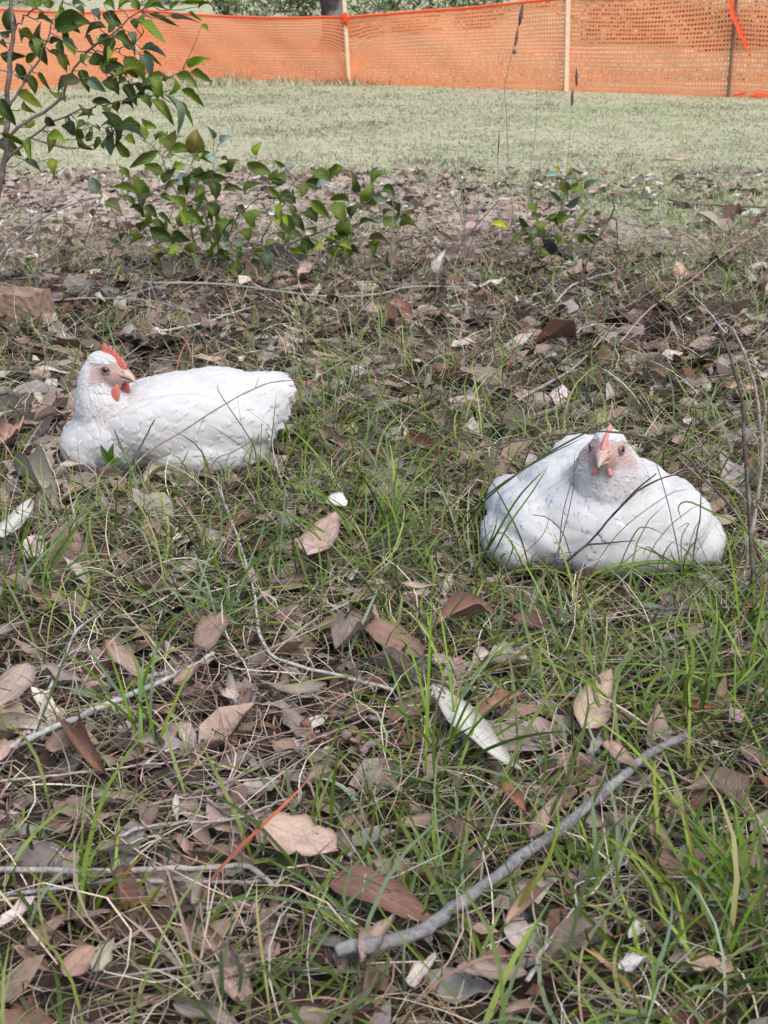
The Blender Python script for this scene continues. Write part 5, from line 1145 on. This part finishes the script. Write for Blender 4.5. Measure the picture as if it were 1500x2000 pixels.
partsR = [((-.02, 0, .066), (.155, .140, .074), (0, 0, 0)), ((-.075, 0, .080), (.105, .105, .058), (0, 0, 0)), ((.03, 0, .095), (.09, .085, .058), (0, 0, 0)), ((-.01, .056, .076), (.115, .066, .056), (.55, 0, 0)), ((-.01, -.056, .076), (.115, .066, .056), (-.55, 0, 0)), ((.075, 0, .072), (.090, .120, .072), (0, 0, 0)), ((.095, .02, .045), (.075, .125, .048), (0, 0, 0)),
          ((.045, .085, .052), (.105, .085, .054), (.45, 0, 0)), ((.045, -.085, .052), (.105, .085, .054), (-.45, 0, 0)),
          ((-.01, .118, .044), (.15, .056, .050), (.70, 0, -.10)), ((-.01, -.118, .044), (.15, .056, .050), (-.70, 0, .10)), ((.045, .135, .036), (.095, .054, .040), (0, 0, 0)), ((.045, -.135, .036), (.095, .054, .040), (0, 0, 0)),
          ((-.165, 0, .085), (.06, .06, .04), (0, .3, 0))]
def dirtR(p, h):
    d = .55 * math.exp(-((h[0] - .002) / .02) ** 2 - ((h[2] + .043) / .014) ** 2) * random.random() + .6 * math.exp(-((p[0] - .125) / .03) ** 2 - ((p[2] - .112) / .010) ** 2 - (p[1] / .02) ** 2) * random.random()
    return min(.75, d + .10 * (p[2] < .045) * random.random())
make_hen('white hen sitting face-on with wings spread wide and pale pink face', (h1['c'][0], h1['c'][1], float(gh(*h1['c'])) + .004), h1['yaw'], partsR,
         [(Vector((.055, 0, .095)), .078), (Vector((.080, .0, .128)), .064), (Vector((.092, -.006, .162)), .048), (Vector((.094, -.008, .184)), .034)], Vector((.108, -.010, .194)), (0, R(-15), R(-20)), 9, (-1, 0, -.32), dirtR, .09, M['comb2'], .36, .55)

# ------------------------------------------------------------------ orange safety fence
def fence():
    ends = [(-900, 88), (272, 146), (683, 164), (1105, 178), (1420, 189), (2300, 226)]
    B = [gp(*e) for e in ends]
    for b in B: b.z = float(gh(b.x, b.y))
    Ht = [.86, .86, .77, .97, 1.06, 1.0]
    root = empty('safety_fence', B[2], 'orange plastic mesh safety fence strung on timber stakes across the lawn', 'fence')
    off = B[2]
    NR = 22
    top_pts = []
    for si in range(5):
        A, C = B[si], B[si + 1]; d = C - A; L = math.hypot(d.x, d.y); nc = int(L / .037); nrm = Vector((d.y, -d.x, 0)).normalized()
        if nrm.y > 0: nrm = -nrm
        P = np.zeros((nc + 1, NR + 1, 3))
        for i in range(nc + 1):
            t = i / nc; bx, by = A.x + d.x * t, A.y + d.y * t
            H = Ht[si] * (1 - t) + Ht[si + 1] * t - .05 * math.sin(math.pi * t) * (1 if si != 2 else .2)
            g0 = float(gh(bx, by))
            for j in range(NR + 1):
                v = j / NR
                o = .025 * math.sin(3.1 * t * L + 4 * v + si) * v + .02 * math.sin(7 * t * L + 9 * v) * v * (1 - v) * 2
                pull = 0
                if si in (1, 2):                                   # gathered where it is tied to the stake
                    e = (1 - t) * L if si == 1 else t * L
                    pull = -.09 * math.exp(-(e / .22) ** 2) * math.sin(math.pi * v) * 1.2
                z = g0 + .012 + H * v + pull + .010 * math.sin(2.3 * t * L + 11 * v + si * 2) * (1 - v) * v * 3
                P[i, j] = (bx + nrm.x * o, by + nrm.y * o, z)
        top_pts += [Vector(P[i, NR]) for i in range(0, nc + (1 if si == 4 else 0), max(1, nc // 24))]
        V = []; F = []
        hw = .0122
        base = 0
        for j in range(NR + 1):
            wj = hw * (1.5 if j in (0, NR) else 1)
            up = P[:, j] + np.array((0, 0, wj)); dn = P[:, j] - np.array((0, 0, wj))
            V.append(np.stack([dn, up], 1).reshape(-1, 3)); b = base + np.arange(nc) * 2; F.append(np.stack([b, b + 2, b + 3, b + 1], -1)); base += (nc + 1) * 2
        dv = np.array((d.x, d.y, 0)) / L * .0074; fr = np.array(nrm) * .0012
        for i in range(nc + 1):
            l_ = P[i] - dv + fr; r_ = P[i] + dv + fr
            V.append(np.stack([l_, r_], 1).reshape(-1, 3)); b = base + np.arange(NR) * 2; F.append(np.stack([b, b + 1, b + 3, b + 2], -1)); base += (NR + 1) * 2
        V = np.concatenate(V) - np.array(off); F = np.concatenate(F)
        o = obj('netting', mesh_np('netting', V, F, M['net'], smooth=False), root)
    mb = MB(); mb.add(*tube(top_pts, .013, 6)); mb.build('top_cord', M['cord'], root, off)
    def post(b, top, lean, w_, mat, nm):
        bm_ = MB(); f = Vector((0, -.04, 0)); T = b + Vector((lean, 0, top)) + f; Bq = b + f + Vector((0, 0, -.05))
        bm_.add(*tube([Bq, Bq.lerp(T, .5), T.lerp(Bq, .04), T], [w_, w_, w_, w_ * .6], 4, .04)); bm_.build(nm, mat, root, off, smooth=False)
    post(B[1], .98, -.02, .026, M['stake'], 'stake'); post(B[2], 1.12, -.065, .030, M['stake'], 'stake'); post(B[3], 1.22, -.035, .034, M['stake'], 'stake')
    post(B[4], 1.25, .0, .017, M['steel'], 'steel_picket'); post(B[0], 1.0, 0, .026, M['stake'], 'stake'); post(B[5], 1.1, 0, .026, M['stake'], 'stake')
    # knot of gathered netting at the low stake
    K = B[2] + Vector((-.05, -.06, .78)); mb = MB()
    for k in range(7):
        a = k * .9; mb.add(*tube(smooth_path([K + Vector((math.cos(a) * .05, -.01, math.sin(a) * .05)), K + Vector((random.gauss(0, .02), -.03, random.gauss(0, .02))), K + Vector((math.cos(a + 2.4) * .05, -.01, math.sin(a + 2.4) * .06 - .05))], 6), .010, 5))
    mb.build('knot', M['cord'], root, off)
    # loose end hanging down at the picket and slack netting on the ground
    Y = B[4].y - .10
    P = [pt(1422, -60, Y), pt(1430, 20, Y), pt(1447, 65, Y), pt(1466, 112, Y)]
    V, F = ribbon(smooth_path(P, 10), [.05, .05, .048, .046, .045, .044, .04, .038, .034, .03, .02]); mb = MB(); mb.add(V, F); mb.build('loose_tape', M['cord'], root, off)
    mb = MB()
    for k in range(26):
        px = random.uniform(1425, 1620); b = gp(px, random.uniform(178, 194), .02); b.y -= .06
        a = random.uniform(-.4, .4); L = random.uniform(.15, .4)
        mb.add(*tube(smooth_path([b, b + Vector((L * .5, 0, random.uniform(0, .06))), b + Vector((L, .03 * a, random.uniform(-.005, .03)))], 6), .009, 5))
    tag(mb.build('slack_netting', M['cord'], root, off), kind='stuff')
fence()

# ------------------------------------------------------------------ beyond the fence
def heap(name, label, cat, x, y, sx, sy, h, mat, seed, color=None):
    q = random.Random(seed); n = 26; V = []; F = []
    ph = [q.uniform(0, 6) for _ in range(6)]
    for i in range(n + 1):
        for j in range(n + 1):
            u, v = i / n * 2 - 1, j / n * 2 - 1; r = math.hypot(u, v)
            z = max(0, 1 - r ** 1.6) * (1 + .25 * math.sin(5 * u + ph[0]) * math.sin(4 * v + ph[1]) + .15 * math.sin(13 * u + ph[2]) * math.sin(11 * v + ph[3])) + q.uniform(-.04, .04)
            V.append((u * sx, v * sy, z * h - .06))
    for i in range(n):
        for j in range(n): a = i * (n + 1) + j; F.append((a, a + n + 1, a + n + 2, a + 1))
    mb = MB(); mb.add(V, F); o = mb.build(name, mat); o.location = (x, y, float(gh(x, y))); return tag(o, label, cat)
def foliage(n, center, rad, size, cols, name, parent, off, seed):
    r_ = np.random.default_rng(seed); d = r_.normal(0, 1, (n, 3)); d /= np.linalg.norm(d, axis=1)[:, None]
    rr = r_.uniform(.25, 1, (n, 1)) ** .5; lump = 1 + .3 * np.sin(d[:, 0:1] * 5 + seed) * np.sin(d[:, 2:3] * 6 + 1 + seed) + .18 * np.sin(d[:, 1:2] * 9 + seed)
    C = np.array(center) + d * rr * lump * np.array(rad)
    a = r_.normal(0, 1, (n, 3)); a /= np.linalg.norm(a, axis=1)[:, None]; b = np.cross(a, r_.normal(0, 1, (n, 3))); b /= np.linalg.norm(b, axis=1)[:, None]
    s = r_.uniform(.6, 1.4, (n, 1)) * size
    V = np.stack([C - a * s, C + b * s * .4, C + a * s, C - b * s * .4], 1); V[..., 2] = np.maximum(V[..., 2], .01)
    F = np.arange(n * 4).reshape(-1, 4); co = np.array(cols)[r_.integers(0, len(cols), n)] * r_.uniform(.6, 1.4, (n, 1))
    return obj(name, mesh_np(name, V, F, M['foliage'], np.repeat(co, 4, 0)), parent)
dk = [(.045, .07, .025), (.07, .10, .035), (.10, .14, .06)]
lt = [(.09, .14, .05), (.13, .18, .07), (.17, .21, .11)]
bn = [(.09, .05, .035), (.14, .08, .05), (.06, .045, .03), (.08, .09, .04)]
def X_at(px, y): return (px - 750) / FPX * (y * _cp + CAM_Z * _sp)
def shrub(px, y, rx, h, cols, label, seed, n=900, name='far_shrub', size=.05, cat='bush', group=None):
    x = X_at(px, y); z = float(gh(x, y)); e = empty(name, (x, y, z - .02), label, cat, group)
    foliage(n, (0, 0, h * .45), (rx, rx * .7, h * .55), size, cols, 'foliage', e, None, seed)
    mb = MB(); q = random.Random(seed)
    for _ in range(5): mb.add(*tube(smooth_path([Vector((q.gauss(0, .06), q.gauss(0, .06), 0)), Vector((q.gauss(0, rx * .3), q.gauss(0, .1), h * .35)), Vector((q.gauss(0, rx * .5), q.gauss(0, .2), h * .7))], 5), .014, 5))
    mb.build('stems', M['bark'], e, color=(.12, .1, .08))
heap('soil_mound', 'low mound of pale pinkish dug soil behind the mesh fence', 'mound', X_at(1120, 29), 29, 1.5, .9, .27, M['dirt'], 1)
heap('soil_mound', 'small pale soil heap beside the dark brush pile', 'mound', X_at(1345, 28), 28, .55, .5, .2, M['dirt'], 2)
for k, (px, y, rx, h, lab) in enumerate([(1210, 33, 1.1, .95, 'dark brown brush pile behind the soil mound'), (1300, 32, 1.0, 1.1, 'tall dark brush pile between the soil heaps'), (1395, 30, .8, 1.0, 'dark tangled bush next to the steel picket'), (1480, 31, .9, .8, 'low brown brush pile past the steel picket')]):
    shrub(px, y, rx, h, bn if k != 2 else dk, lab, 20 + k, 1100, 'brush_pile', .06, 'brush pile')
for k, (px, y, rx, h) in enumerate([(705, 35, .6, .4), (800, 36, .7, .4), (930, 37, .6, .45), (1560, 33, 1.2, .9), (1680, 35, 1.3, 1.0)]):
    shrub(px, y, rx, h, [(.24, .13, .09), (.20, .17, .10), (.2, .22, .10)], 'low reddish-brown undergrowth behind the fence', 40 + k, 700, 'undergrowth', .05, 'undergrowth', 'low undergrowth behind the fence')
for k, (px, y, rx, h) in enumerate([(-180, 42, 1.2, 1.5), (-60, 44, 1.0, 1.3), (60, 43, 1.2, 1.2), (190, 45, 1.1, 1.2), (330, 43, .9, 1.1), (445, 40, .45, .9), (505, 39, .85, 1.05), (560, 41, .5, 1.0), (600, 40, .5, .9), (720, 39, .9, .95), (765, 42, .6, 1.0), (835, 40, .75, 1.0), (905, 41, .6, 1.0), (955, 40, .6, 1.1), (1060, 42, .9, 1.2), (1180, 43, 1.0, 1.3), (1320, 42, 1.1, 1.3), (1470, 41, 1.2, 1.4), (1640, 42, 1.3, 1.4)]):
    shrub(px, y, rx, h, dk if k % 3 else lt, ('soft dark green shrub' if k % 3 else 'pale green shrub') + ' in the row beyond the fence', 60 + k, 900, 'far_shrub', .05, 'bush', 'row of shrubs beyond the fence')
def big_tree(px, y, r, label, seed):
    x = X_at(px, y); z = float(gh(x, y)); e = empty('gum_tree', (x, y, z - .05), label, 'tree'); q = random.Random(seed)
    P = smooth_path([Vector((0, 0, 0)), Vector((.03, 0, .5)), Vector((-.05, 0, 2)), Vector((.1, .1, 4.5)), Vector((.0, .2, 7))], 24)
    mb = MB(); mb.add(*tube(P, [r * (1.5 if i == 0 else 1.25 if i == 1 else 1.08 if i == 2 else 1) * (1 - .6 * i / 24) for i in range(25)], 14, .06)); mb.build('trunk', M['trunk'], e, color=(.06, .045, .045))
    for k in range(5):
        a = k * 1.26 + q.uniform(0, .5); s = P[14 + k * 2]
        mb = MB(); mb.add(*tube(smooth_path([s, s + Vector((math.cos(a) * .9, math.sin(a) * .9, .7)), s + Vector((math.cos(a) * 2, math.sin(a) * 2, 1.9))], 8), [r * .4 * (1 - .08 * i) for i in range(9)], 7, .05)); mb.build('limb', M['trunk'], e, color=(.12, .10, .09))
    for k in range(6):
        a = k * 1.05; foliage(700, (math.cos(a) * 1.8 if k else 0, math.sin(a) * 1.8 if k else 0, 7.2 + q.uniform(-.6, 1.0)), (1.3, 1.3, .9), .11, dk, 'crown', e, None, seed + k)
big_tree(650, 30, .31, 'dark gum tree trunk standing behind the tied fence stake', 3)
